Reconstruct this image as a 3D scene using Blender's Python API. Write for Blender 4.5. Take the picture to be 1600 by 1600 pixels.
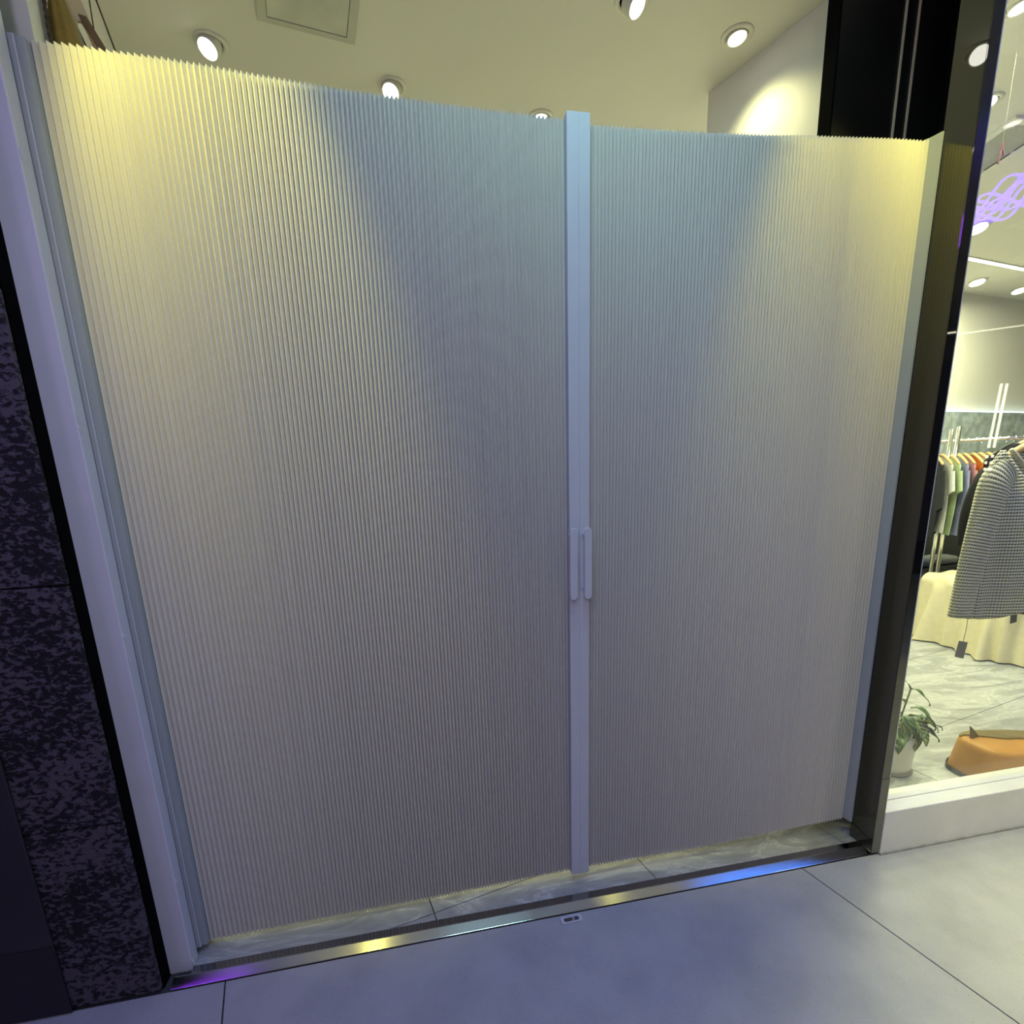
import bpy, bmesh, math, random
from mathutils import Vector, Matrix

# ------------------------------------------------------------------ camera, world, lights
S = bpy.context.scene
for o in list(bpy.data.objects):
    bpy.data.objects.remove(o, do_unlink=True)
COL = S.collection
random.seed(7)
PI = math.pi

cam = bpy.data.cameras.new('camera')
cam.sensor_width = 36.0
cam.lens = 18.0
cam.shift_y = 0.08125
cam.clip_start = 0.02
co = bpy.data.objects.new('camera', cam)
COL.objects.link(co)
RX = Vector((0.98049562, -0.19385769, -0.03236571))
RU = Vector((0.07462832, 0.21487654, 0.97378575))
RF = Vector((0.18182122, 0.95720806, -0.22515277))
M = Matrix.Identity(4)
for i in range(3):
    M[i][0], M[i][1], M[i][2] = RX[i], RU[i], -RF[i]
M[0][3], M[1][3], M[2][3] = 0.708975, -1.276238, 1.334004
co.matrix_world = M
S.camera = co

S.view_settings.view_transform = 'Standard'
S.view_settings.look = 'None'
S.view_settings.exposure = 0.0
S.view_settings.gamma = 1.0
S.view_settings.use_curve_mapping = False

w = bpy.data.worlds.new('mall_world')
S.world = w
w.use_nodes = True
w.node_tree.nodes['Background'].inputs[0].default_value = (0.50, 0.50, 0.62, 1)
w.node_tree.nodes['Background'].inputs[1].default_value = 0.04


def area(name, loc, target, sx, sy, color, watts, spread=180):
    l = bpy.data.lights.new(name, 'AREA')
    l.shape = 'RECTANGLE'
    l.size, l.size_y = sx, sy
    l.color = color
    l.energy = watts
    l.spread = math.radians(spread)
    o = bpy.data.objects.new(name, l)
    COL.objects.link(o)
    o.location = loc
    o.rotation_euler = (Vector(target) - Vector(loc)).to_track_quat('-Z', 'Y').to_euler()
    return o


def spot(name, loc, target, color, watts, cone, blend=0.4, size=0.03):
    l = bpy.data.lights.new(name, 'SPOT')
    l.color = color
    l.energy = watts
    l.spot_size = math.radians(cone)
    l.spot_blend = blend
    l.shadow_soft_size = size
    o = bpy.data.objects.new(name, l)
    COL.objects.link(o)
    o.location = loc
    o.rotation_euler = (Vector(target) - Vector(loc)).to_track_quat('-Z', 'Y').to_euler()
    return o


SHOPK = 2.2
WARM = (1.0, 0.94, 0.18)
SHOPW = (1.0, 0.97, 0.46)
SHOPR = (1.0, 1.0, 0.60)
# added fill lights in front of the shop, without fixtures, plus the header lamp
area('fill_lavender', (0.12, -1.6, 2.5), (0.8, 0.0, 0.9), 0.25, 0.6, (0.57, 0.52, 1.0), 4.6)
area('fill_purple', (-1.3, -1.9, 2.3), (-0.2, 0.0, 0.9), 0.4, 0.6, (0.50, 0.38, 1.0), 5.0)
area('mall_lamp_header', (1.05, -0.42, 2.87), (1.15, 0.25, 1.95), 0.6, 0.12, (0.50, 0.95, 1.0), 4.0, 120)
area('fill_neutral', (0.40, -2.5, 2.2), (1.1, 0.0, 0.7), 0.3, 0.7, (0.94, 0.82, 1.0), 6.2)
area('fill_neutral', (4.0, -2.4, 1.9), (2.8, 0.0, 0.1), 0.5, 0.5, (0.72, 0.69, 1.0), 4, 90)
area('fill_blue', (0.8, -1.1, 2.88), (0.75, -0.9, 0.0), 0.6, 0.6, (0.27, 0.38, 1.0), 4.5, 120)
# the row of warm soffit downlights just outside the door line: place, aim, watts, cone
DOWN = [((0.20, -0.17, 2.90), (0.31, 0.13, 2.12), 90, 40), ((2.07, -0.17, 2.90), (1.97, 0.13, 2.10), 98, 40),
        ((2.20, -0.95, 2.90), (2.45, -0.80, 0), 22, 50), ((3.05, -1.0, 2.90), (2.95, -0.95, 0), 95, 56),
        ((3.70, -0.95, 2.90), (3.20, -0.70, 0), 95, 56)]
for p, t, e, cone in DOWN:
    spot('downlight_lamp', p, t, WARM, e, cone, 0.7, 0.03)
# shop interior: the lamps of the ceiling spotlights
for x, y, tx, ty, e in ((0.163, 0.985, 0.2, 1.9, 7), (0.761, 1.098, 0.7, 2.0, 18), (1.367, 1.19, 1.3, 1.9, 18), (1.519, 0.618, 1.55, 1.3, 16)):
    spot('shop_lamp', (x, y, 2.72), (tx, ty, 0), SHOPW, e * SHOPK, 110 if x > 1.45 else 66, 0.7, 0.03)
spot('shop_lamp_wall', (1.943, 0.686, 2.74), (2.10, 0.62, 1.7), SHOPW, 11, 120, 1.0, 0.03)
for x, y in ((3.3, 1.1), (4.7, 1.4), (5.3, 2.2), (3.2, 2.0)):
    area('shop_lamp', (x, y, 2.74), (x, y, 0), 0.5, 0.5, SHOPR, 32)
area('shop_fill_window', (3.1, 0.40, 2.72), (3.1, 0.3, 0), 0.9, 0.2, SHOPR, 34)  # added fill for the sweater front and sill, not a fixture of the shop

# ------------------------------------------------------------------ materials
MATS = {}


def mat(name, color, rough=0.6, metal=0.0, emit=None, strength=0.0, ior=1.5, noise=0.0, nscale=20.0,
        bump=0.0, bscale=80.0, spec=0.5, coat=0.0):
    if name in MATS:
        return MATS[name]
    m = bpy.data.materials.new(name)
    m.use_nodes = True
    nt = m.node_tree
    b = nt.nodes['Principled BSDF']
    b.inputs['Base Color'].default_value = (*color, 1)
    b.inputs['Roughness'].default_value = rough
    b.inputs['Metallic'].default_value = metal
    b.inputs['IOR'].default_value = ior
    b.inputs['Specular IOR Level'].default_value = spec
    b.inputs['Coat Weight'].default_value = coat
    if emit:
        b.inputs['Emission Color'].default_value = (*emit, 1)
        b.inputs['Emission Strength'].default_value = strength
    if noise or bump:
        tc = nt.nodes.new('ShaderNodeTexCoord')
    if noise:
        n = nt.nodes.new('ShaderNodeTexNoise')
        n.inputs['Scale'].default_value = nscale
        n.inputs['Detail'].default_value = 6
        nt.links.new(tc.outputs['Object'], n.inputs['Vector'])
        r = nt.nodes.new('ShaderNodeValToRGB')
        r.color_ramp.elements[0].position = 0.3
        r.color_ramp.elements[1].position = 0.7
        r.color_ramp.elements[0].color = (*[c * (1 - noise) for c in color], 1)
        r.color_ramp.elements[1].color = (*[min(1, c * (1 + noise)) for c in color], 1)
        nt.links.new(n.outputs['Fac'], r.inputs['Fac'])
        nt.links.new(r.outputs['Color'], b.inputs['Base Color'])
    if bump:
        n2 = nt.nodes.new('ShaderNodeTexNoise')
        n2.inputs['Scale'].default_value = bscale
        n2.inputs['Detail'].default_value = 4
        nt.links.new(tc.outputs['Object'], n2.inputs['Vector'])
        bp = nt.nodes.new('ShaderNodeBump')
        bp.inputs['Strength'].default_value = bump
        bp.inputs['Distance'].default_value = 0.004
        nt.links.new(n2.outputs['Fac'], bp.inputs['Height'])
        nt.links.new(bp.outputs['Normal'], b.inputs['Normal'])
    MATS[name] = m
    return m


def node(nt, kind, **inp):
    n = nt.nodes.new(kind)
    for k, v in inp.items():
        n.inputs[k.replace('_', ' ')].default_value = v
    return n


def glass_pane():
    m = bpy.data.materials.new('clear_glass')
    m.use_nodes = True
    nt = m.node_tree
    nt.nodes.remove(nt.nodes['Principled BSDF'])
    out = nt.nodes['Material Output']
    tr = node(nt, 'ShaderNodeBsdfTransparent')
    tr.inputs[0].default_value = (0.97, 0.985, 0.975, 1)
    gl = node(nt, 'ShaderNodeBsdfGlossy')
    gl.inputs['Roughness'].default_value = 0.0
    fr = node(nt, 'ShaderNodeFresnel', IOR=1.5)
    # the pane is a thin slab: the same reflectance on entering and on leaving
    gm = nt.nodes.new('ShaderNodeNewGeometry')
    ir = nt.nodes.new('ShaderNodeMapRange')
    ir.inputs['To Min'].default_value = 1.5
    ir.inputs['To Max'].default_value = 1.0 / 1.5
    nt.links.new(gm.outputs['Backfacing'], ir.inputs['Value'])
    nt.links.new(ir.outputs['Result'], fr.inputs['IOR'])
    mx = nt.nodes.new('ShaderNodeMixShader')
    nt.links.new(fr.outputs[0], mx.inputs[0])
    nt.links.new(tr.outputs[0], mx.inputs[1])
    nt.links.new(gl.outputs[0], mx.inputs[2])
    nt.links.new(mx.outputs[0], out.inputs[0])
    return m


def steel_brushed():
    m = mat('brushed_steel', (0.72, 0.71, 0.72), 0.14, 1.0)
    nt = m.node_tree
    b = nt.nodes['Principled BSDF']
    b.inputs['Anisotropic'].default_value = 0.85
    cx = nt.nodes.new('ShaderNodeCombineXYZ')
    cx.inputs[1].default_value = 1.0
    nt.links.new(cx.outputs[0], b.inputs['Tangent'])
    return m


def stone_mat():
    m = bpy.data.materials.new('pitted_dark_stone')
    m.use_nodes = True
    nt = m.node_tree
    b = nt.nodes['Principled BSDF']
    b.inputs['Roughness'].default_value = 0.75
    b.inputs['Specular IOR Level'].default_value = 0.25
    tc = nt.nodes.new('ShaderNodeTexCoord')
    mp = nt.nodes.new('ShaderNodeMapping')
    mp.inputs['Scale'].default_value = (1.0, 1.0, 1.5)
    nt.links.new(tc.outputs['Object'], mp.inputs['Vector'])
    n1 = node(nt, 'ShaderNodeTexNoise', Scale=62.0, Detail=3.0, Roughness=0.55, Distortion=0.4)
    n2 = node(nt, 'ShaderNodeTexNoise', Scale=4.0, Detail=2.0)
    for n in (n1, n2):
        nt.links.new(mp.outputs[0], n.inputs['Vector'])
    # pits gather in clouds: fine noise plus a coarse one, thresholded
    add = nt.nodes.new('ShaderNodeMath')
    add.operation = 'MULTIPLY_ADD'
    add.inputs[1].default_value = 0.55
    nt.links.new(n2.outputs['Fac'], add.inputs[0])
    nt.links.new(n1.outputs['Fac'], add.inputs[2])
    r = nt.nodes.new('ShaderNodeValToRGB')
    r.color_ramp.elements[0].position = 0.735
    r.color_ramp.elements[1].position = 0.835
    r.color_ramp.elements[0].color = (1, 1, 1, 1)
    r.color_ramp.elements[1].color = (0, 0, 0, 1)
    nt.links.new(add.outputs[0], r.inputs['Fac'])
    cr = nt.nodes.new('ShaderNodeValToRGB')
    cr.color_ramp.elements[0].color = (0.016, 0.014, 0.018, 1)
    cr.color_ramp.elements[1].color = (0.100, 0.082, 0.102, 1)
    nt.links.new(r.outputs['Color'], cr.inputs['Fac'])
    nt.links.new(cr.outputs['Color'], b.inputs['Base Color'])
    bp = node(nt, 'ShaderNodeBump', Strength=0.8, Distance=0.006)
    nt.links.new(r.outputs['Color'], bp.inputs['Height'])
    nt.links.new(bp.outputs['Normal'], b.inputs['Normal'])
    return m


def marble_mat():
    m = bpy.data.materials.new('grey_marble')
    m.use_nodes = True
    nt = m.node_tree
    b = nt.nodes['Principled BSDF']
    b.inputs['Roughness'].default_value = 0.32
    tc = nt.nodes.new('ShaderNodeTexCoord')
    n1 = node(nt, 'ShaderNodeTexNoise', Scale=3.5, Detail=8.0, Roughness=0.65, Distortion=1.6)
    mp = nt.nodes.new('ShaderNodeMapping')
    mp.inputs['Scale'].default_value = (0.7, 2.2, 1.0)
    mp.inputs['Rotation'].default_value = (0, 0, 0.5)
    nt.links.new(tc.outputs['Object'], mp.inputs['Vector'])
    nt.links.new(mp.outputs[0], n1.inputs['Vector'])
    r = nt.nodes.new('ShaderNodeValToRGB')
    e = r.color_ramp.elements
    e[0].position, e[0].color = 0.30, (0.20, 0.21, 0.22, 1)
    e[1].position, e[1].color = 0.72, (0.50, 0.51, 0.50, 1)
    x = e.new(0.50)
    x.color = (0.36, 0.37, 0.375, 1)
    x = e.new(0.53)
    x.color = (0.52, 0.53, 0.53, 1)
    x = e.new(0.56)
    x.color = (0.37, 0.38, 0.38, 1)
    nt.links.new(n1.outputs['Fac'], r.inputs['Fac'])
    nt.links.new(r.outputs['Color'], b.inputs['Base Color'])
    return m


def terrazzo_mat():
    m = bpy.data.materials.new('speckled_floor_slab')
    m.use_nodes = True
    nt = m.node_tree
    b = nt.nodes['Principled BSDF']
    b.inputs['Roughness'].default_value = 0.42
    b.inputs['Specular IOR Level'].default_value = 0.35
    tc = nt.nodes.new('ShaderNodeTexCoord')
    v = node(nt, 'ShaderNodeTexNoise', Scale=170.0, Detail=2.0, Roughness=0.7)
    n = node(nt, 'ShaderNodeTexNoise', Scale=5.0, Detail=5.0, Roughness=0.6)
    for k in (v, n):
        nt.links.new(tc.outputs['Object'], k.inputs['Vector'])
    r = nt.nodes.new('ShaderNodeValToRGB')
    e = r.color_ramp.elements
    e[0].position, e[0].color = 0.27, (0.25, 0.25, 0.26, 1)
    e[1].position, e[1].color = 0.37, (0.45, 0.45, 0.44, 1)
    x = e.new(0.70)
    x.color = (0.45, 0.45, 0.44, 1)
    x = e.new(0.76)
    x.color = (0.56, 0.56, 0.55, 1)
    nt.links.new(v.outputs['Fac'], r.inputs['Fac'])
    r2 = nt.nodes.new('ShaderNodeValToRGB')
    r2.color_ramp.elements[0].position = 0.3
    r2.color_ramp.elements[0].color = (0.82, 0.82, 0.83, 1)
    r2.color_ramp.elements[1].position = 0.6
    nt.links.new(n.outputs['Fac'], r2.inputs['Fac'])
    mx = nt.nodes.new('ShaderNodeMix')
    mx.data_type = 'RGBA'
    mx.blend_type = 'MULTIPLY'
    mx.inputs['Factor'].default_value = 1.0
    nt.links.new(r.outputs['Color'], mx.inputs['A'])
    nt.links.new(r2.outputs['Color'], mx.inputs['B'])
    nt.links.new(mx.outputs['Result'], b.inputs['Base Color'])
    return m


def knit_mat():
    m = bpy.data.materials.new('sage_grey_knit')
    m.use_nodes = True
    nt = m.node_tree
    b = nt.nodes['Principled BSDF']
    b.inputs['Roughness'].default_value = 0.9
    uv = nt.nodes.new('ShaderNodeUVMap')
    mp = nt.nodes.new('ShaderNodeMapping')
    nt.links.new(uv.outputs[0], mp.inputs['Vector'])
    wv = node(nt, 'ShaderNodeTexWave', Scale=1.0, Distortion=0.35, Detail=1.0)
    wv.bands_direction = 'Y'
    wh = node(nt, 'ShaderNodeTexWave', Scale=1.0, Distortion=0.5, Detail=1.0)
    wh.bands_direction = 'X'
    mp.inputs['Scale'].default_value = (3.0, 2.5, 1)
    nt.links.new(mp.outputs[0], wv.inputs['Vector'])
    nt.links.new(mp.outputs[0], wh.inputs['Vector'])
    mul = nt.nodes.new('ShaderNodeMath')
    mul.operation = 'MULTIPLY_ADD'
    mul.inputs[1].default_value = 0.45
    nt.links.new(wh.outputs['Fac'], mul.inputs[0])
    nt.links.new(wv.outputs['Fac'], mul.inputs[2])
    r = nt.nodes.new('ShaderNodeValToRGB')
    e = r.color_ramp.elements
    e[0].position, e[0].color = 0.18, (0.09, 0.09, 0.075, 1)
    e[1].position, e[1].color = 0.75, (0.62, 0.61, 0.52, 1)
    nt.links.new(mul.outputs[0], r.inputs['Fac'])
    nt.links.new(r.outputs['Color'], b.inputs['Base Color'])
    bp = node(nt, 'ShaderNodeBump', Strength=0.7, Distance=0.004)
    nt.links.new(mul.outputs[0], bp.inputs['Height'])
    nt.links.new(bp.outputs['Normal'], b.inputs['Normal'])
    return m


def leaf_mat():
    m = bpy.data.materials.new('veined_leaf')
    m.use_nodes = True
    nt = m.node_tree
    b = nt.nodes['Principled BSDF']
    b.inputs['Roughness'].default_value = 0.4
    uv = nt.nodes.new('ShaderNodeUVMap')
    sp = nt.nodes.new('ShaderNodeSeparateXYZ')
    nt.links.new(uv.outputs[0], sp.inputs[0])
    # u across (-1..1 stored as 0..1), v along; slanted side veins plus midrib
    ab = nt.nodes.new('ShaderNodeMath'); ab.operation = 'SUBTRACT'; ab.inputs[1].default_value = 0.5
    nt.links.new(sp.outputs[0], ab.inputs[0])
    a2 = nt.nodes.new('ShaderNodeMath'); a2.operation = 'ABSOLUTE'
    nt.links.new(ab.outputs[0], a2.inputs[0])
    md = nt.nodes.new('ShaderNodeMath'); md.operation = 'MULTIPLY_ADD'; md.inputs[1].default_value = -0.35
    nt.links.new(a2.outputs[0], md.inputs[0]); nt.links.new(sp.outputs[1], md.inputs[2])
    fr = nt.nodes.new('ShaderNodeMath'); fr.operation = 'MULTIPLY'; fr.inputs[1].default_value = 8.0
    nt.links.new(md.outputs[0], fr.inputs[0])
    f2 = nt.nodes.new('ShaderNodeMath'); f2.operation = 'FRACT'
    nt.links.new(fr.outputs[0], f2.inputs[0])
    lt = nt.nodes.new('ShaderNodeMath'); lt.operation = 'LESS_THAN'; lt.inputs[1].default_value = 0.20
    nt.links.new(f2.outputs[0], lt.inputs[0])
    l2 = nt.nodes.new('ShaderNodeMath'); l2.operation = 'LESS_THAN'; l2.inputs[1].default_value = 0.045
    nt.links.new(a2.outputs[0], l2.inputs[0])
    mxm = nt.nodes.new('ShaderNodeMath'); mxm.operation = 'MAXIMUM'
    nt.links.new(lt.outputs[0], mxm.inputs[0]); nt.links.new(l2.outputs[0], mxm.inputs[1])
    mx = nt.nodes.new('ShaderNodeMix'); mx.data_type = 'RGBA'
    mx.inputs['A'].default_value = (0.035, 0.085, 0.03, 1)
    mx.inputs['B'].default_value = (0.50, 0.55, 0.22, 1)
    nt.links.new(mxm.outputs[0], mx.inputs['Factor'])
    nt.links.new(mx.outputs['Result'], b.inputs['Base Color'])
    return m


GLASS = glass_pane()
STEEL = steel_brushed()
STONE = stone_mat()
MARBLE = marble_mat()
TERRAZZO = terrazzo_mat()
KNIT = knit_mat()
LEAFV = leaf_mat()
LEAF = mat('green_leaf', (0.05, 0.12, 0.035), 0.4, noise=0.4, nscale=30)
FABRIC = mat('pleated_fabric', (0.72, 0.69, 0.62), 0.85, noise=0.05, nscale=500, bump=0.15, bscale=900, spec=0.2)
ALU = mat('white_coated_aluminium', (0.62, 0.63, 0.66), 0.42, noise=0.02, nscale=6, spec=0.4)
ALUG = mat('grey_coated_aluminium', (0.42, 0.45, 0.46), 0.4, noise=0.03, nscale=6, spec=0.4)
POSTM = mat('white_paint', (0.72, 0.72, 0.74), 0.45, noise=0.03, nscale=9, bump=0.05, bscale=30)
PLASTER = mat('painted_plaster', (0.74, 0.73, 0.68), 0.8, noise=0.02, nscale=3, bump=0.04, bscale=60)
CEILM = mat('ceiling_paint', (0.72, 0.71, 0.66), 0.85, noise=0.02, nscale=2)
SILLM = mat('white_sill_paint', (0.74, 0.74, 0.74), 0.5, noise=0.05, nscale=9, bump=0.06, bscale=40)
BLACKG = mat('black_glass', (0.006, 0.006, 0.007), 0.02, ior=2.0, noise=0.3, nscale=2)
BLACKL = mat('black_lacquer', (0.014, 0.014, 0.012), 0.30, noise=0.3, nscale=4)
BLACKM = mat('black_metal', (0.012, 0.012, 0.013), 0.5, noise=0.3, nscale=8)
GUN = mat('gunmetal_edge', (0.16, 0.155, 0.15), 0.35, 0.7, noise=0.1, nscale=8)
GOLD = mat('brass_strip', (0.85, 0.74, 0.50), 0.35, 0.0, noise=0.05, nscale=10)
CHROME = mat('chrome', (0.80, 0.80, 0.78), 0.12, 1.0, noise=0.03, nscale=10)
DARKPLATE = mat('polished_dark_steel', (0.34, 0.335, 0.33), 0.10, 1.0, noise=0.08, nscale=5)
LENS = mat('lamp_lens', (1, 1, 1), 0.3, emit=(1.0, 0.98, 0.85), strength=6.0, noise=0.01)
TRIMW = mat('lamp_white_enamel', (0.70, 0.69, 0.62), 0.45, noise=0.02)
GROUT = mat('grout', (0.06, 0.06, 0.065), 0.9, noise=0.2, nscale=50)
DARKPAN = mat('dark_smooth_panel', (0.030, 0.026, 0.034), 0.55, noise=0.15, nscale=4)

# ------------------------------------------------------------------ mesh helpers


class MB:
    def __init__(self):
        self.v, self.f, self.uv = [], [], None

    def add(self, vs, fs):
        n = len(self.v)
        self.v += [tuple(p) for p in vs]
        self.f += [tuple(i + n for i in f) for f in fs]
        return self

    def box(self, x0, x1, y0, y1, z0, z1, mtx=None, b=0.0):
        vs = [Vector((x, y, z)) for z in (z0, z1) for y in (y0, y1) for x in (x0, x1)]
        if mtx:
            vs = [mtx @ p for p in vs]
        return self.add(vs, [(0, 2, 3, 1), (4, 5, 7, 6), (0, 1, 5, 4), (2, 6, 7, 3), (0, 4, 6, 2), (1, 3, 7, 5)])

    def prism(self, poly, z0, z1, mtx=None):
        n = len(poly)
        vs = [Vector((p[0], p[1], z0)) for p in poly] + [Vector((p[0], p[1], z1)) for p in poly]
        if mtx:
            vs = [mtx @ p for p in vs]
        fs = [tuple(range(n - 1, -1, -1)), tuple(range(n, 2 * n))]
        fs += [(i, (i + 1) % n, n + (i + 1) % n, n + i) for i in range(n)]
        return self.add(vs, fs)

    def tube(self, pts, r, n=8, rs=None, cap=True):
        pts = [Vector(p) for p in pts]
        rings = []
        up = Vector((0.13, 0.21, 1)).normalized()
        prev = None
        for i, p in enumerate(pts):
            d = (pts[min(i + 1, len(pts) - 1)] - pts[max(i - 1, 0)]).normalized()
            a = prev if prev else d.cross(up)
            if a.length < 1e-4:
                a = d.cross(Vector((1, 0, 0)))
            a = (a - d * a.dot(d)).normalized()
            prev = a
            bb = d.cross(a)
            rr = rs[i] if rs else r
            rings.append([p + (a * math.cos(t) + bb * math.sin(t)) * rr for t in [2 * PI * k / n for k in range(n)]])
        vs = [q for ring in rings for q in ring]
        fs = []
        for i in range(len(pts) - 1):
            for k in range(n):
                fs.append((i * n + k, i * n + (k + 1) % n, (i + 1) * n + (k + 1) % n, (i + 1) * n + k))
        if cap:
            fs.append(tuple(range(n - 1, -1, -1)))
            m0 = (len(pts) - 1) * n
            fs.append(tuple(range(m0, m0 + n)))
        return self.add(vs, fs)

    def lathe(self, prof, n=24, mtx=None, close=False):
        """prof: list of (r, z)"""
        vs = [Vector((r * math.cos(2 * PI * k / n), r * math.sin(2 * PI * k / n), z)) for r, z in prof for k in range(n)]
        if mtx:
            vs = [mtx @ p for p in vs]
        m = len(prof)
        fs = []
        for i in range(m if close else m - 1):
            j = (i + 1) % m
            for k in range(n):
                fs.append((i * n + k, i * n + (k + 1) % n, j * n + (k + 1) % n, j * n + k))
        if not close:
            fs.append(tuple(range(n - 1, -1, -1)))
            fs.append(tuple(range((m - 1) * n, m * n)))
        return self.add(vs, fs)

    def grid(self, fn, nu, nv, closed_u=False):
        vs = [fn(i / (nu if closed_u else nu - 1), j / (nv - 1)) for j in range(nv) for i in range(nu)]
        fs = []
        for j in range(nv - 1):
            for i in range(nu if closed_u else nu - 1):
                k = (i + 1) % nu
                fs.append((j * nu + i, j * nu + k, (j + 1) * nu + k, (j + 1) * nu + i))
        return self.add(vs, fs)


def build(name, mb, material, parent=None, smooth=False, bevel=0.0, solid=0.0, uvs=None, sub=0):
    me = bpy.data.meshes.new(name)
    off = Vector((0, 0, 0))
    if parent is not None:
        off = world_loc(parent)
    me.from_pydata([tuple(Vector(p) - off) for p in mb.v], [], mb.f)
    me.validate()
    bm = bmesh.new()
    bm.from_mesh(me)
    bmesh.ops.recalc_face_normals(bm, faces=bm.faces)
    bm.to_mesh(me)
    bm.free()
    me.materials.append(material)
    if uvs:
        ul = me.uv_layers.new(name='UVMap')
        for lp in me.loops:
            ul.data[lp.index].uv = uvs[lp.vertex_index]
    if smooth:
        for p in me.polygons:
            p.use_smooth = True
    o = bpy.data.objects.new(name, me)
    COL.objects.link(o)
    if parent is not None:
        o.parent = parent
    if solid:
        md = o.modifiers.new('thickness', 'SOLIDIFY')
        md.thickness = solid
        md.offset = 0
    if bevel:
        md = o.modifiers.new('bevel', 'BEVEL')
        md.width = bevel
        md.segments = 2
        md.limit_method = 'ANGLE'
    if sub:
        md = o.modifiers.new('subdivision', 'SUBSURF')
        md.levels = sub
        md.render_levels = sub
    return o


WL = {}


def world_loc(o):
    p = Vector(o.location)
    while o.parent:
        o = o.parent
        p += Vector(o.location)
    return p


def tag(o, label=None, cat=None, group=None, kind=None):
    if label:
        o['label'] = label
    if cat:
        o['category'] = cat
    if group:
        o['group'] = group
    if kind:
        o['kind'] = kind
    return o


def thing(name, loc, label, cat, group=None):
    o = bpy.data.objects.new(name, None)
    o.empty_display_size = 0.05
    COL.objects.link(o)
    o.location = loc
    return tag(o, label, cat, group)


def struct(name, mb, m, **k):
    return tag(build(name, mb, m, **k), kind='structure')


def clip(poly, ax, lim, keep_greater):
    out = []
    s = 1 if keep_greater else -1
    for i in range(len(poly)):
        a, b = poly[i], poly[(i + 1) % len(poly)]
        da, db = s * (a[ax] - lim), s * (b[ax] - lim)
        if da >= 0:
            out.append(a)
        if da * db < 0:
            t = da / (da - db)
            out.append((a[0] + (b[0] - a[0]) * t, a[1] + (b[1] - a[1]) * t))
    return out


def lerp_tab(tab, x):
    if x <= tab[0][0]:
        return tab[0][1]
    for (x0, y0), (x1, y1) in zip(tab, tab[1:]):
        if x <= x1:
            return y0 + (y1 - y0) * (x - x0) / (x1 - x0)
    return tab[-1][1]


# ------------------------------------------------------------------ setting: floor
CZ = 2.80          # shop ceiling
SZ = 2.92          # soffit of the mall passage
fl = struct('floor', MB().box(-2.6, 9.6, -6.2, 4.6, -0.06, -0.004), GROUT)
a = math.radians(13.9)
e1, e2 = (math.cos(a), math.sin(a)), (-math.sin(a), math.cos(a))


def rect_uv(u0, u1, v0, v1, g=0.0022, E1=None, E2=None):
    E1, E2 = E1 or e1, E2 or e2
    return [(E1[0] * u + E2[0] * v, E1[1] * u + E2[1] * v) for u, v in
            ((u0 + g, v0 + g), (u1 - g, v0 + g), (u1 - g, v1 - g), (u0 + g, v1 - g))]


UJ = [0.11 * e1[0] - 1.77 * 1, 0.11 * e1[0], 1.93 * e1[0], 1.93 * e1[0] + 1.766, 1.93 * e1[0] + 3.532, 1.93 * e1[0] + 5.3]
for i in range(len(UJ) - 1):
    for v0, v1 in ((-5.4, -3.6), (-3.6, -1.8), (-1.8, 1.2)):
        p = rect_uv(UJ[i], UJ[i + 1], v0, v1)
        p = clip(p, 1, 0.004, False)
        p = clip(p, 0, -2.5, True) if p else p
        if len(p) > 2:
            build('floor_slab', MB().prism(p, -0.012, 0.0), TERRAZZO, fl)
b2 = math.radians(12.5)
E1, E2 = (math.cos(b2), math.sin(b2)), (-math.sin(b2), math.cos(b2))
for i in range(-1, 11):
    for j in range(-2, 7):
        u0 = 0.691 + 0.711 * (i - 1)
        v0 = -0.06 + 0.644 * j
        p = rect_uv(u0, u0 + 0.711, v0, v0 + 0.644, 0.0016, E1, E2)
        p = clip(p, 1, 0.0635, True)
        p = clip(p, 0, -0.2, True) if p else p
        p = clip(p, 0, 7.9, False) if p else p
        if len(p) > 2 and min(q[1] for q in p) < 2.7:
            build('marble_tile', MB().prism(p, -0.01, 0.012), MARBLE, fl)

# ceiling of the shop and soffit of the passage
cl = struct('ceiling', MB().box(-0.6, 8.6, 0.162, 4.6, CZ, CZ + 0.1), CEILM)
struct('ceiling.001', MB().box(-2.6, 9.6, -6.2, 0.05, SZ, SZ + 0.08), mat('soffit_paint', (0.35, 0.35, 0.37), 0.8, noise=0.05, nscale=2))
struct('trim_1', MB().box(-2.6, 8.6, 0.055, 0.16, 2.81, SZ), mat('header_paint', (0.40, 0.40, 0.41), 0.7, noise=0.05, nscale=2))

# walls
wl = MB()
wl.prism([(0.030, 0.152), (-0.185, 1.15), (-0.40, 2.15), (-0.55, 2.15), (-0.55, 0.152)], 0.012, CZ)
struct('wall_left', wl, PLASTER)
wr = MB()
wr.prism([(2.205, 0.35), (2.000, 0.96), (2.16, 1.01), (2.36, 0.35)], 0.012, CZ)
struct('wall_right', wr, PLASTER)
wb = MB()
wb.prism([(-0.6, 1.897), (8.0, 3.247), (8.0, 3.35), (-0.6, 2.0)], 0.012, CZ)
bwall = struct('wall_back', wb, PLASTER)
struct('wall_side', MB().prism([(8.0, 0.11), (8.15, 0.11), (8.15, 3.35), (8.0, 3.35)], 0.012, CZ), PLASTER)

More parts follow.
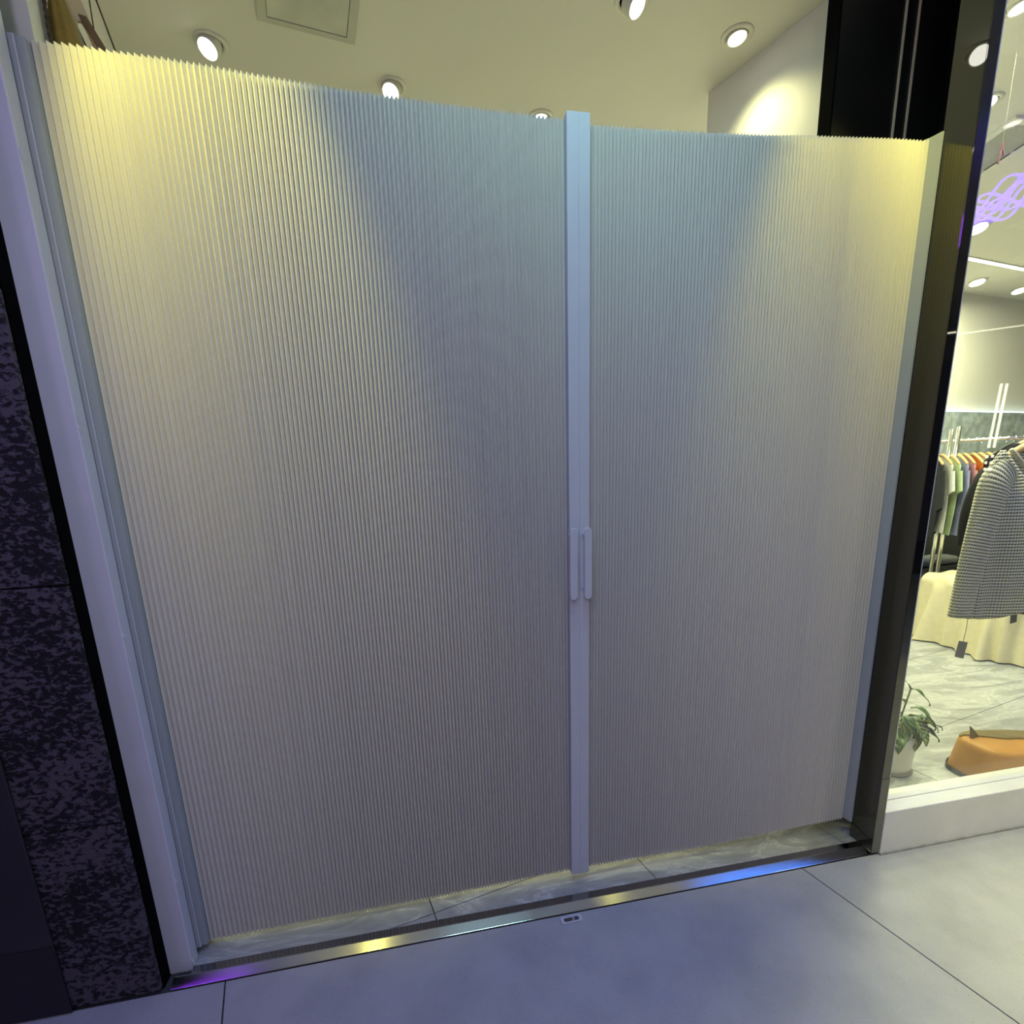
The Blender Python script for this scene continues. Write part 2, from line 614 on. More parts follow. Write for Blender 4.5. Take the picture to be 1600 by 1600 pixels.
# stone clad wall, its slabs are pieces
wf = struct('wall_front', MB().box(-2.6, -0.056, 0.022, 0.12, 0.0, SZ), BLACKM)
zj = [0.0, 0.53, 1.131, 1.731, 2.331, 2.931, SZ]
for r in range(6):
    xs = [-0.052, -0.43 - 0.12 * (r % 2), -0.95, -1.65, -2.35]
    for x1, x0 in zip(xs, xs[1:]):
        pr = random.uniform(0, 0.002)
        build('stone_slab', MB().box(x0 + 0.0015, x1 - 0.0015 * (x1 != -0.052), 0.004 - pr, 0.021, zj[r] + 0.008 * (r == 0) + 0.0015, zj[r + 1] - 0.0015),
              STONE, wf, bevel=0.003)
build('edge_strip', MB().box(-0.0555, -0.0505, 0.0225, 0.075, 0.0, SZ), mat('matt_black', (0.004, 0.004, 0.004), 0.9, noise=0.2, spec=0.02), wf)
bo = MB().lathe([(0.0062, 0), (0.0062, 0.002), (0.004, 0.003)], 14, Matrix.Translation((-0.072, 0.0045, 0.050)) @ Matrix.Rotation(PI / 2, 4, 'X'))
build('screw_cap', bo, GUN, wf)

# smooth dark panel standing proud of the stone at the far left
sp = thing('smooth_panel', (-0.7, -0.02, 0), 'smooth dark flat panel on the stone wall at the far lower left, dark plinth below', 'panel')
build('panel_board', MB().box(-1.4, -0.258, -0.007, 0.001, 0.218, 0.86), DARKPAN, sp, bevel=0.003)
build('plinth', MB().box(-1.4, -0.258, -0.004, 0.001, 0.004, 0.2165), mat('plinth_black', (0.014, 0.012, 0.018), 0.5, noise=0.1), sp, bevel=0.002)

# white post between the stone wall and the door
po = thing('white_post', (-0.03, 0.07, 0), 'white painted door post between dark stone wall and left end of the pleated door', 'post')
build('post_body', MB().box(-0.066, 0.0085, 0.060, 0.099, 0.0, 2.805), POSTM, po, bevel=0.003)
for z, s in ((1.985, 1.0), (1.49, 0.8), (1.465, 0.8), (0.99, 0.6), (0.93, 0.5), (0.30, 0.9), (0.025, 1.2)):
    ch = MB()
    c = Vector((0.0095, 0.062, z))
    pts = [c + Vector((random.uniform(-.002, .003) * s, random.uniform(-.003, .003) * s, random.uniform(-.012, .012) * s)) for _ in range(7)]
    pts[0] = c + Vector((-0.002, 0, 0.014 * s))
    bmx = bmesh.new()
    for p in pts + [c + Vector((0.003, 0.006, -0.010 * s))]:
        bmx.verts.new(p)
    bmesh.ops.convex_hull(bmx, input=bmx.verts)
    bmx.verts.index_update()
    keep = [v for v in bmx.verts if v.link_faces]
    idx = {v: i for i, v in enumerate(keep)}
    ch.add([v.co.copy() for v in keep], [tuple(idx[v] for v in f.verts) for f in bmx.faces])
    bmx.free()
    build('paint_chip', ch, POSTM, po)

# ------------------------------------------------------------------ threshold
th = thing('threshold_strip', (1.09, 0.035, 0), 'long brushed steel threshold strip on the floor in front of the pleated door', 'threshold')
rp = MB()
rp.prism([(0.0, 0.0), (0.0305, 0.0), (0.0305, 0.0128), (0.0285, 0.0128), (0.002, 0.0035), (0.0, 0.0025)], -0.030, 2.236,
         Matrix(((0, 0, 1, 0), (1, 0, 0, 0.006), (0, 1, 0, 0), (0, 0, 0, 1))))
build('ramp', rp, STEEL, th)
build('rim', MB().tube([(-0.030, 0.0358, 0.0125), (2.234, 0.0358, 0.0125)], 0.0012, 8), CHROME, th)
build('rim', MB().tube([(-0.030, 0.0068, 0.0022), (2.236, 0.0068, 0.0022)], 0.0011, 8), CHROME, th)
build('back_plate', MB().box(0.010, 2.199, 0.0372, 0.0625, 0.0, 0.0112), DARKPLATE, th)

# floor lock plate
lk = thing('lock_plate', (1.10, -0.022, 0), 'small steel floor lock plate set in the floor against the threshold', 'lock plate')
f = MB()
rr = Matrix.Translation((1.10, -0.0185, 0)) @ Matrix.Rotation(math.radians(1), 4, 'Z')


def rrect(hx, hy, r, n=5):
    out = []
    for cx, cy, a0 in ((hx - r, hy - r, 0), (-hx + r, hy - r, 90), (-hx + r, -hy + r, 180), (hx - r, -hy + r, 270)):
        for k in range(n):
            t = math.radians(a0 + 90 * k / (n - 1))
            out.append((cx + r * math.cos(t), cy + r * math.sin(t)))
    return out


def frame_prism(outer, inner, z0, z1, mtx):
    n = len(outer)
    vs = [mtx @ Vector((*p, z)) for z in (z0, z1) for q in (outer, inner) for p in q]
    fs = []
    for i in range(n):
        j = (i + 1) % n
        fs += [(i, j, 2 * n + j, 2 * n + i), (n + i, 3 * n + i, 3 * n + j, n + j),
               (2 * n + i, 2 * n + j, 3 * n + j, 3 * n + i), (i, n + i, n + j, j)]
    return vs, fs


f.add(*frame_prism(rrect(0.033, 0.0125, 0.006), rrect(0.024, 0.0075, 0.0055), 0.0, 0.0055, rr))
build('lock_frame', f, ALU, lk, bevel=0.001)
build('lock_pan', MB().prism(rrect(0.0245, 0.008, 0.0055), 0.0, 0.0022, rr), GUN, lk)
build('lock_bolt', MB().prism(rrect(0.0035, 0.0065, 0.002), 0.002, 0.0046, rr @ Matrix.Translation((0.006, 0, 0))), CHROME, lk)

# ------------------------------------------------------------------ the pleated door: two leaves
TOPL = [(0.027, 2.215), (0.101, 2.216), (0.168, 2.212), (0.269, 2.209), (0.36, 2.204), (0.449, 2.197), (0.61, 2.187),
        (0.713, 2.183), (0.893, 2.177), (1.15, 2.172)]
TOPR = [(1.20, 2.165), (1.379, 2.167), (1.521, 2.170), (1.692, 2.177), (1.838, 2.185), (2.062, 2.195), (2.20, 2.198)]
BOTL = [(0.0, 0.027), (0.34, 0.031), (0.73, 0.034), (1.15, 0.045)]
BOTR = [(1.19, 0.046), (1.63, 0.046), (1.88, 0.057), (2.2, 0.068)]


def ymid(x):
    return lerp_tab([(0.0, 0.130), (1.17, 0.134), (2.2, 0.122)], x)


def pitch(x):
    return lerp_tab([(0.0, 0.0136), (0.15, 0.0132), (0.5, 0.0106), (0.9, 0.0098), (1.6, 0.0098), (1.95, 0.0108), (2.2, 0.0120)], x)


def pleats(x0, x1):
    xs = [x0]
    while xs[-1] < x1 - 0.004:
        xs.append(xs[-1] + pitch(xs[-1]))
    k = (x1 - x0) / (xs[-1] - x0)
    return [x0 + (x - x0) * k for x in xs]


def curtain(x0, x1, top, bot):
    mb = MB()
    xs = pleats(x0, x1)
    fr, bk = [], []
    for p, q in zip(xs, xs[1:]):
        wd = q - p
        d = lerp_tab([(0, 0.0098), (0.5, 0.0124), (1.1, 0.0134), (1.7, 0.0130), (2.2, 0.0112)], p) * random.uniform(0.96, 1.04)
        ym = ymid((p + q) / 2)
        sh = random.uniform(-0.0003, 0.0003)
        fr += [(p, ym + d * 0.45), (p + wd * 0.44 + sh, ym - d * 0.50), (p + wd * 0.5 + sh, ym - d * 0.55), (p + wd * 0.56 + sh, ym - d * 0.50)]
        bk += [(p, ym + d * 0.45 + 0.002), (p + wd * 0.44, ym + d * 1.4), (p + wd * 0.5, ym + d * 1.45), (p + wd * 0.56, ym + d * 1.4)]
    fr.append((xs[-1], ymid(xs[-1]) + 0.004))
    bk.append((xs[-1], ymid(xs[-1]) + 0.006))
    n = len(fr)
    vs = []
    for ln in (fr, bk):
        for zz in (bot, top):
            vs += [(x, y, lerp_tab(zz, x)) for x, y in ln]
    fs = []
    for i in range(n - 1):
        fs.append((i, i + 1, n + i + 1, n + i))
        fs.append((2 * n + i, 3 * n + i, 3 * n + i + 1, 2 * n + i + 1))
        fs.append((n + i, n + i + 1, 3 * n + i + 1, 3 * n + i))
        fs.append((i, 2 * n + i, 2 * n + i + 1, i + 1))
    fs.append((0, n, 3 * n, 2 * n))
    fs.append((n - 1, 3 * n - 1, 4 * n - 1, 2 * n - 1)[::-1])
    return mb.add(vs, fs)


def handle(cx, parent):
    h = MB()
    n = 9
    hw, z0, z1 = 0.0112, 0.985, 1.190
    out = []
    for k in range(n):
        t = PI * k / (n - 1)
        out.append((cx + hw * math.cos(t), z1 - hw + hw * math.sin(t)))
    for k in range(n):
        t = PI + PI * k / (n - 1)
        out.append((cx + hw * math.cos(t), z0 + hw + hw * math.sin(t)))
    sw = Matrix(((1, 0, 0, 0), (0, 0, 1, 0), (0, 1, 0, 0), (0, 0, 0, 1)))
    h.prism(out, 0.083, 0.0925, sw)
    hd = build('pull_handle', h, ALU, parent, bevel=0.002)
    for zc in (1.168, 1.010):
        s = MB()
        s.prism([(cx + (0.0085) * math.cos(2 * PI * k / 12), zc + 0.0085 * math.sin(2 * PI * k / 12)) for k in range(12)], 0.0925, 0.1135, sw)
        o = build('standoff', s, ALU, parent)
        mw = Vector(o.location)
        o.parent = hd
        o.location = mw
    return hd


dl = thing('pleated_screen', (0.58, 0.13, 0.03), 'wide left leaf of the pleated folding door, left of the twin handles', 'folding door',
           'leaves of the pleated door')
build('pleated_curtain', curtain(0.030, 1.1455, TOPL, BOTL), FABRIC, dl)
build('closing_stile', MB().box(1.144, 1.1734, 0.113, 0.150, 0.040, 2.1795), ALU, dl, bevel=0.0006)
handle(1.1475, dl)
jb = MB()
jb.prism([(0.0, 0.1015), (0.019, 0.1015), (0.019, 0.108), (0.034, 0.108), (0.034, 0.150), (0.0, 0.150)], 0.034, 2.208)
wp = build('wall_profile', jb, ALUG, dl, bevel=0.0008)
build('profile_lip', MB().box(0.0175, 0.0200, 0.0995, 0.1012, 0.036, 2.206), ALU, dl)

dr = thing('pleated_screen.001', (1.70, 0.13, 0.03), 'narrower right leaf of the pleated folding door, beside the black mirror panel', 'folding door',
           'leaves of the pleated door')
build('pleated_curtain', curtain(1.2015, 2.187, TOPR, BOTR), FABRIC, dr)
build('closing_stile', MB().box(1.1736, 1.203, 0.113, 0.150, 0.040, 2.1795), ALU, dr, bevel=0.0006)
handle(1.1895, dr)
jr = MB()
jr.prism([(2.1990, 0.0895), (2.1990, 0.150), (2.180, 0.150), (2.1800, 0.128), (2.186, 0.120), (2.1930, 0.0895)], 0.072, 2.205)
build('wall_profile', jr, ALUG, dr, bevel=0.0006)

# ------------------------------------------------------------------ black glass reveal, and the black panel behind the door
rv = thing('mirror_panel', (2.215, 0.05, 0), 'narrow black mirror glass panel between the pleated door and the shop window', 'mirror panel')
build('glass_face', MB().box(2.2000, 2.2285, 0.0045, 0.0950, 0.012, 2.805), BLACKG, rv, bevel=0.0012)
build('front_edge', MB().box(2.1985, 2.2300, 0.0, 0.0042, 0.012, 2.805), BLACKG, rv, bevel=0.001)
build('light_leak_blocker', MB().prism([(2.2290, 0.06), (2.2330, 0.06), (2.41, 0.296), (2.405, 0.3)], 0.012, 2.79), BLACKM, rv)  # added hidden sheet, stops light leaking between reveal and lacquered panel
build('edge_bead', MB().box(2.2302, 2.2328, 0.0, 0.006, 0.17, 2.805), SILLM, rv)
build('foot_cap', MB().box(2.1980, 2.2304, -0.0012, -0.0002, 0.012, 0.30), GUN, rv)

bp = thing('lacquered_panel', (2.24, 0.32, 0.012), 'tall black lacquered panel with two brass strips behind the right leaf', 'panel')
build('panel_body', MB().box(2.022, 2.44, 0.300, 0.345, 0.012, 2.795), BLACKL, bp, bevel=0.002)
build('panel_frame', MB().box(2.016, 2.0218, 0.297, 0.3475, 0.012, 2.795), mat('matt_black', (0.004, 0.004, 0.004), 0.9, noise=0.2, spec=0.02), bp)
for x in (2.2365, 2.2815):
    build('brass_strip', MB().box(x - 0.0028, x + 0.0028, 0.2955, 0.2995, 0.02, 2.79), GOLD, bp)

# ------------------------------------------------------------------ shop window
wn = MB()
wn.box(2.2335, 7.9, 0.0, 0.056, 0.0, 0.167)
win = tag(build('window_1', wn, SILLM, bevel=0.003), kind='structure')
build('window_rail', MB().box(2.2335, 7.9, 0.0565, 0.108, 0.0, 0.169), SILLM, win, bevel=0.002)
build('glass_pane', MB().box(2.2335, 7.9, 0.078, 0.084, 0.168, 2.805), GLASS, win)
build('seal', MB().box(2.232, 7.9, -0.006, 0.0005, 0.0, 0.008), mat('sealant', (0.35, 0.35, 0.34), 0.7, noise=0.2, nscale=30), win)

# ------------------------------------------------------------------ ceiling lamps


def ceiling_spot(loc, aim, label, group, trim=0.053, rh=0.034, drop=0.032, emit=LENS):
    x, y, z = loc
    t = thing('ceiling_spotlight', loc, label, 'spotlight', group)
    ring = MB().lathe([(rh + 0.002, 0.0), (rh + 0.003, -0.004), (trim - 0.008, -0.006), (trim, -0.003), (trim + 0.001, 0.0)], 32, Matrix.Translation(loc))
    build('trim_ring', ring, TRIMW, t, smooth=True)
    d = Vector(aim).normalized()
    q = d.to_track_quat('Z', 'Y').to_matrix().to_4x4()
    mt = Matrix.Translation(Vector(loc) + Vector((0, 0, -0.002))) @ q
    gap = MB().lathe([(rh + 0.0018, 0.0), (0.002, 0.0)], 24, Matrix.Translation((x, y, z - 0.0012)))
    build('recess', gap, BLACKM, t)
    can = MB().lathe([(rh, -0.006), (rh, drop), (rh - 0.003, drop + 0.001), (rh - 0.0045, drop - 0.002)], 28, mt)
    build('lamp_housing', can, TRIMW, t, smooth=False)
    ln = MB().lathe([(rh - 0.0047, drop - 0.0015), (0.001, drop + 0.0005)], 24, mt)
    build('lens', ln, emit, t)
    return t


G1 = 'spotlights over the pleated door'
ceiling_spot((0.163, 0.985, CZ), (-0.28, -0.46, -0.84), 'tilted white ceiling spotlight above the left leaf, nearest the hanging bags', G1)
ceiling_spot((0.761, 1.098, CZ), (-0.24, -0.42, -0.86), 'tilted white ceiling spotlight between access panel and door top, half clear of it', G1)
ceiling_spot((1.519, 0.618, CZ), (0.45, -0.50, -0.74), 'tilted ceiling spotlight cut off by the top edge of the photo', G1)
ceiling_spot((1.943, 0.690, CZ), (0.05, -0.12, -1.0), 'ceiling spotlight facing straight down beside the right wall corner', G1, drop=0.008)
ceiling_spot((1.367, 1.190, CZ), (0.0, -0.05, -1.0), 'ceiling spotlight almost hidden behind the door top left of the centre stile', G1, drop=0.004)
G2 = 'spotlights in the shop seen through the window'
ceiling_spot((2.814, 0.439, CZ), (0.1, -0.1, -1.0), 'round ceiling spotlight in the top right corner of the photo', G2, drop=0.006)
ceiling_spot((4.398, 1.788, CZ), (-0.1, -0.35, -1.0), 'ceiling spotlight in the window just above the ceiling light strip', G2, trim=0.07, rh=0.055, drop=0.02)
ceiling_spot((5.472, 2.612, CZ), (-0.1, -0.25, -1.0), 'ceiling spotlight in the window just below the ceiling light strip', G2, trim=0.07, rh=0.055, drop=0.02)
ceiling_spot((6.101, 2.745, CZ), (-0.1, -0.25, -1.0), 'farthest ceiling spotlight in the window, at the right photo edge', G2, trim=0.07, rh=0.055, drop=0.02)
ceiling_spot((3.20, 0.83, CZ), (-0.1, -0.3, -1.0), 'ceiling spotlight seen hard against the mirror panel edge by the air vent', G2, drop=0.01)
for (x, y, z), t, e, cone in DOWN:
    ceiling_spot((x, y, SZ), (0, 0, -1), 'soffit downlight of the passage row in front of the pleated door', 'soffit downlights in front of the door', drop=0.004)

# strip light in the shop ceiling
sl = thing('ceiling_light_strip', (5.22, 2.29, CZ), 'thin straight white light strip in the shop ceiling', 'light strip')
mt = Matrix.Translation((4.72, 2.193, CZ)) @ Matrix.Rotation(math.atan2(0.138, 0.736), 4, 'Z')
build('strip_channel', MB().box(-0.01, 1.9, -0.022, 0.022, -0.006, 0.0, mt), TRIMW, sl)
build('diffuser', MB().box(0.0, 1.89, -0.016, 0.016, -0.008, -0.0062, mt), LENS, sl)

# ceiling access panel (left) and air vent (right)
mt = Matrix.Translation((0.6405, 0.9175, CZ)) @ Matrix.Rotation(math.radians(10.5), 4, 'Z')
ap = thing('access_hatch', (0.49, 0.75, CZ), 'square metal access panel with flat frame in the ceiling at the top photo edge', 'access panel')
fm = MB()
fm.add(*frame_prism([(0, 0), (0, -0.34), (-0.303, -0.34), (-0.303, 0)], [(-0.028, -0.022), (-0.028, -0.318), (-0.275, -0.318), (-0.275, -0.022)], -0.006, 0.0, mt))
build('panel_frame', fm, mat('panel_grey', (0.52, 0.53, 0.47), 0.6, noise=0.04, nscale=8), ap, bevel=0.001)
build('panel_door', MB().box(-0.2735, -0.0295, -0.3165, -0.0235, -0.0040, 0.0, mt), mat('panel_grey_door', (0.55, 0.56, 0.50), 0.5, noise=0.12, nscale=9), ap, bevel=0.001)

mt = Matrix.Translation((3.425, 0.885, CZ)) @ Matrix.Rotation(math.radians(-12), 4, 'Z')
av = thing('air_vent', (3.6, 1.3, CZ), 'long recessed air vent panel in the shop ceiling above the window neon reflection', 'air vent')
fm = MB()
fm.add(*frame_prism([(0, 0), (0.27, 0.05), (0.27, 1.0), (0, 1.0)], [(0.03, 0.045), (0.235, 0.085), (0.235, 0.96), (0.03, 0.96)], -0.012, 0.0, mt))
build('vent_frame', fm, TRIMW, av, bevel=0.002)
vp = build('vent_panel', MB().prism([(0.031, 0.046), (0.234, 0.086), (0.234, 0.959), (0.031, 0.959)], -0.004, 0.0, mt), mat('vent_grey', (0.36, 0.37, 0.31), 0.7, noise=0.05, nscale=6), av)
for k in range(5):
    build('vent_louvre', MB().box(0.232, 0.2338, 0.12 + 0.16 * k, 0.26 + 0.16 * k, -0.0085, -0.0042, mt), BLACKM, av)

# ------------------------------------------------------------------ bags hanging on the left wall


def ribbon(pts, wdt, th_, nrm):
    """flat strap along pts"""
    mb = MB()
    pts = [Vector(p) for p in pts]
    n = Vector(nrm).normalized()
    rows = []
    for i, p in enumerate(pts):
        d = (pts[min(i + 1, len(pts) - 1)] - pts[max(i - 1, 0)]).normalized()
        s = d.cross(n).normalized()
        rows.append([p + s * wdt / 2 + n * th_ / 2, p - s * wdt / 2 + n * th_ / 2, p - s * wdt / 2 - n * th_ / 2, p + s * wdt / 2 - n * th_ / 2])
    vs = [q for r_ in rows for q in r_]
    fs = [(0, 1, 2, 3), tuple(4 * (len(rows) - 1) + k for k in (3, 2, 1, 0))]
    for i in range(len(rows) - 1):
        for k in range(4):
            fs.append((4 * i + k, 4 * i + (k + 1) % 4, 4 * i + 4 + (k + 1) % 4, 4 * i + 4 + k))
    return mb.add(vs, fs)


MUST = mat('mustard_canvas', (0.36, 0.25, 0.045), 0.8, noise=0.15, nscale=25, bump=0.3, bscale=250)
ROPE = mat('dark_rope', (0.10, 0.075, 0.05), 0.9, noise=0.4, nscale=120)
KRAFT = mat('kraft_paper', (0.66, 0.53, 0.30), 0.75, noise=0.08, nscale=12)
STRAP = mat('brown_strap', (0.17, 0.10, 0.04), 0.6, noise=0.2, nscale=20)


def twist(pts, r):
    """two strands wound round each other along a polyline"""
    mb = MB()
    P = [Vector(p) for p in pts]
    fine = []
    for a_, b_ in zip(P, P[1:]):
        for k in range(14):
            fine.append(a_.lerp(b_, k / 14))
    fine.append(P[-1])
    for ph in (0, PI):
        mb.tube([q + Vector((math.cos(i * 0.9 + ph), math.sin(i * 0.9 + ph), 0)) * r * 0.8 for i, q in enumerate(fine)], r, 6)
    return mb


def canvas_bag(u, v):
    t = v                                   # 0 bottom, 1 top
    ang = 2 * PI * u
    hw = 0.040 * (1 - t) ** 0.75 + 0.008
    hd = 0.020 * (1 - 0.5 * t)
    rad = 1 + 0.16 * math.sin(3 * ang + 2 * t) + 0.09 * math.sin(7 * ang)
    c = Vector((0.030, 0.275, 2.22 + 0.19 * t))
    ax = Vector((0.88, -0.47, 0))
    bx = Vector((0.47, 0.88, 0))
    return c + ax * math.cos(ang) * hw * rad + bx * math.sin(ang) * hd * rad


t = thing('canvas_bag', (0.03, 0.275, 2.22), 'mustard canvas bag gathered at the top on the left wall above the door', 'bag')
build('bag_body', MB().grid(canvas_bag, 44, 14, True), MUST, t, smooth=True)
build('bag_neck', MB().tube([(0.030, 0.275, 2.405), (0.031, 0.276, 2.44), (0.030, 0.277, 2.50)], 0.008, 10, rs=[0.010, 0.006, 0.009]), MUST, t, smooth=True)
build('rope_strap', twist([(0.000, 0.235, 2.25), (-0.002, 0.237, 2.31), (0.004, 0.245, 2.40), (0.022, 0.27, 2.50)], 0.0026), ROPE, t)
build('rope_strap', twist([(0.024, 0.232, 2.24), (0.022, 0.235, 2.31), (0.021, 0.243, 2.37), (0.026, 0.268, 2.50)], 0.0026), ROPE, t)

t = thing('kraft_tote', (0.06, 0.30, 2.22), 'light brown stiff tote with oval hand hole hanging right of the mustard bag', 'bag')
nrm = Vector((0.55, -0.83, 0.05)).normalized()
sx_ = Vector((0.83, 0.55, 0)).normalized()
oc = Vector((0.060, 0.300, 2.345))


def plate_pts(pts):
    return [oc + sx_ * p[0] + Vector((0, 0, p[1])) for p in pts]


outer = [(0.012, -0.12), (-0.002, -0.045), (-0.020, 0.005), (-0.038, 0.045), (-0.036, 0.085), (-0.010, 0.095), (0.008, 0.060), (0.022, 0.015), (0.036, -0.035), (0.060, -0.12)]
inner = [(0.014, -0.058), (0.006, -0.045), (-0.002, -0.020), (-0.008, 0.006), (-0.006, 0.020), (0.001, 0.022), (0.008, 0.010), (0.015, -0.012), (0.023, -0.038), (0.024, -0.054)]
mbk = MB()
vs = []
for dd in (-0.004, 0.004):
    for q in (outer, inner):
        vs += [p + nrm * dd for p in plate_pts(q)]
n = 10
fs = []
for i in range(n):
    j = (i + 1) % n
    fs += [(i, j, 2 * n + j, 2 * n + i), (n + i, 3 * n + i, 3 * n + j, n + j), (2 * n + i, 2 * n + j, 3 * n + j, 3 * n + i), (i, n + i, n + j, j)]
mbk.add(vs, fs)
build('tote_panel', mbk, KRAFT, t)
back = [(-0.020, -0.12), (-0.030, 0.02), (-0.034, 0.07), (-0.02, 0.07), (0.015, -0.03), (0.045, -0.12)]
build('tote_back', MB().add([p - nrm * dd for dd in (0.020, 0.024) for p in plate_pts(back)],
      [(0, 1, 2, 3, 4, 5), (11, 10, 9, 8, 7, 6)] + [(i, (i + 1) % 6, 6 + (i + 1) % 6, 6 + i) for i in range(6)]), STRAP, t)
build('shoulder_strap', ribbon([(0.052, 0.305, 2.46), (0.062, 0.300, 2.385), (0.082, 0.300, 2.345), (0.120, 0.30, 2.27)], 0.016, 0.003, nrm), STRAP, t)
t = thing('hanging_cord_loop', (0.03, 0.45, 2.30), 'thin dark cord loop hanging on the left wall right of the bags', 'cord')
build('cord', MB().tube([(0.024, 0.46, 2.62), (0.026, 0.45, 2.52), (0.024, 0.45, 2.44), (0.030, 0.45, 2.34)], 0.0016, 6), ROPE, t)
build('cord', MB().tube([(0.024, 0.46, 2.62), (0.041, 0.45, 2.515), (0.063, 0.45, 2.42), (0.085, 0.45, 2.33)], 0.0021, 6), ROPE, t)

# ------------------------------------------------------------------ things behind the window
# --- potted plant
pc = Vector((2.722, 0.432, 0.012))
pl = thing('potted_plant', pc, 'leafy green plant in a white pot on the marble beside the mirror panel', 'plant')
build('pot', MB().lathe([(0.060, 0.0), (0.076, 0.006), (0.083, 0.03), (0.092, 0.175), (0.094, 0.185), (0.087, 0.185), (0.084, 0.165)], 36, Matrix.Translation(pc)),
      mat('glazed_white_pot', (0.70, 0.69, 0.62), 0.3, noise=0.04, nscale=8), pl, smooth=True)
build('saucer', MB().lathe([(0.062, 0.0), (0.088, 0.001), (0.090, 0.010), (0.0785, 0.0098)], 36, Matrix.Translation(pc)),
      mat('grey_saucer', (0.22, 0.22, 0.22), 0.4, noise=0.1), pl, smooth=True)
build('soil', MB().lathe([(0.083, 0.160), (0.05, 0.168), (0.005, 0.172)], 24, Matrix.Translation(pc)), mat('soil', (0.05, 0.035, 0.02), 0.95, noise=0.5, nscale=80), pl)


def leaf(base, d, length, width, droop, fold=0.25, veined=False):
    base, d = Vector(base), Vector(d).normalized()
    side = d.cross(Vector((0, 0, 1)))
    side = side.normalized() if side.length > 1e-3 else Vector((1, 0, 0))
    vs, uv = [], []
    nl = 9
    p = base.copy()
    cur = d.copy()
    for i in range(nl):
        tt = i / (nl - 1)
        wd = width * (math.sin(PI * tt ** 0.8) ** 0.8 if 0 < tt < 1 else 0.02)
        up = side.cross(cur).normalized()
        for s in (-1, -0.5, 0, 0.5, 1):
            vs.append(p + side * s * wd / 2 + up * abs(s) * wd * fold + up * 0.004 * math.sin(9 * tt + s))
            uv.append((0.5 + s / 2, tt))
        cur = (cur + Vector((0, 0, -1)) * droop / nl).normalized()
        p = p + cur * length / (nl - 1)
    fs = [(i * 5 + k, i * 5 + k + 1, i * 5 + 6 + k, i * 5 + 5 + k) for i in range(nl - 1) for k in range(4)]
    o = build('leaf', MB().add(vs, fs), LEAFV if veined else LEAF, pl, smooth=True, solid=0.0012, uvs=uv)
    return o


STEM = mat('green_stem', (0.10, 0.14, 0.05), 0.6, noise=0.2, nscale=40)
rnd = random.Random(4)
top = pc + Vector((0, 0, 0.165))
stems = []
for dx, dy, h in ((0.015, -0.02, 0.22), (-0.03, 0.01, 0.17), (0.03, 0.02, 0.13), (-0.01, -0.03, 0.10), (0.045, -0.04, 0.08)):
    tp = top + Vector((dx * 1.6, dy * 1.6, h))
    build('stem', MB().tube([top + Vector((dx * .3, dy * .3, -0.01)), top + Vector((dx, dy, h * .5)), tp], 0.0035, 7), STEM, pl, smooth=True)
    stems.append(tp)
vd = Vector((0.77, 0.64, 0)).normalized()          # away from the door
rt = Vector((0.64, -0.77, 0))
# the large striped leaf hanging over the pot front, and its neighbours
leaf(pc + rt * 0.045 + Vector((0, 0, 0.255)), rt * 0.75 - vd * 0.45 + Vector((0, 0, 0.05)), 0.135, 0.078, 2.4, 0.12, True)
leaf(pc + rt * 0.02 + Vector((0, 0, 0.25)), rt * 0.1 - vd * 0.8 + Vector((0, 0, 0.1)), 0.16, 0.075, 2.2, 0.15, True)
leaf(pc + rt * 0.05 + Vector((0, 0, 0.30)), rt * 1.0 + vd * 0.1 + Vector((0, 0, 0.3)), 0.135, 0.042, 2.6, 0.2, False)
leaf(pc - rt * 0.01 + Vector((0, 0, 0.23)), -rt * 0.3 - vd * 0.8 + Vector((0, 0, 0.0)), 0.15, 0.07, 2.0, 0.15, False)
leaf(pc + Vector((0, 0, 0.22)), rt * 0.3 - vd * 0.9, 0.15, 0.06, 2.2, 0.15, False)
leaf(stems[0], rt * 0.9 + Vector((0, 0, 0.25)), 0.10, 0.022, 2.4, 0.1)
leaf(stems[0], -rt * 0.7 + Vector((0, 0, 1.0)), 0.12, 0.022, 0.5, 0.1)
for k in range(24):
    b = rnd.choice(stems[1:])
    an = rnd.uniform(0, 2 * PI)
    leaf(b + Vector((0, 0, rnd.uniform(-0.07, 0.01))), (math.cos(an), math.sin(an), rnd.uniform(0.1, 0.7)), rnd.uniform(0.07, 0.115),
         rnd.uniform(0.03, 0.052), rnd.uniform(1.4, 2.6), 0.18, k % 4 == 0)

# --- orange animal shaped stool
st = thing('animal_stool', (3.17, 0.40, 0.012), 'low orange animal-shaped stool with a brown pointed ear behind the window sill', 'stool')


SX, SY = 3.225, 0.285


def stool_top(x):
    return 0.162 - 0.055 * (x - SX + 0.275) / 0.5


def stool_pt(ang, k):
    # k 0 floor .. 1 top centre
    c, s = math.cos(ang), math.sin(ang)
    ex = abs(c) ** 0.62 * (1 if c > 0 else -1)
    ey = abs(s) ** 0.62 * (1 if s > 0 else -1)
    if k < 0.55:
        q = k / 0.55
        sc, z = 1.0 - 0.09 * q, 0.80 * q
    elif k < 0.8:
        q = (k - 0.55) / 0.25
        sc, z = 0.91 - 0.13 * (1 - math.cos(q * PI / 2)), 0.80 + 0.19 * math.sin(q * PI / 2)
    else:
        q = (k - 0.8) / 0.2
        sc, z = 0.78 * (1 - q) + 0.001, 0.99 + 0.03 * q
    X = SX + 0.275 * ex * sc
    Y = SY + 0.125 * ey * sc - 0.04 * (X - SX)
    return Vector((X, Y, 0.014 + z * (stool_top(X))))


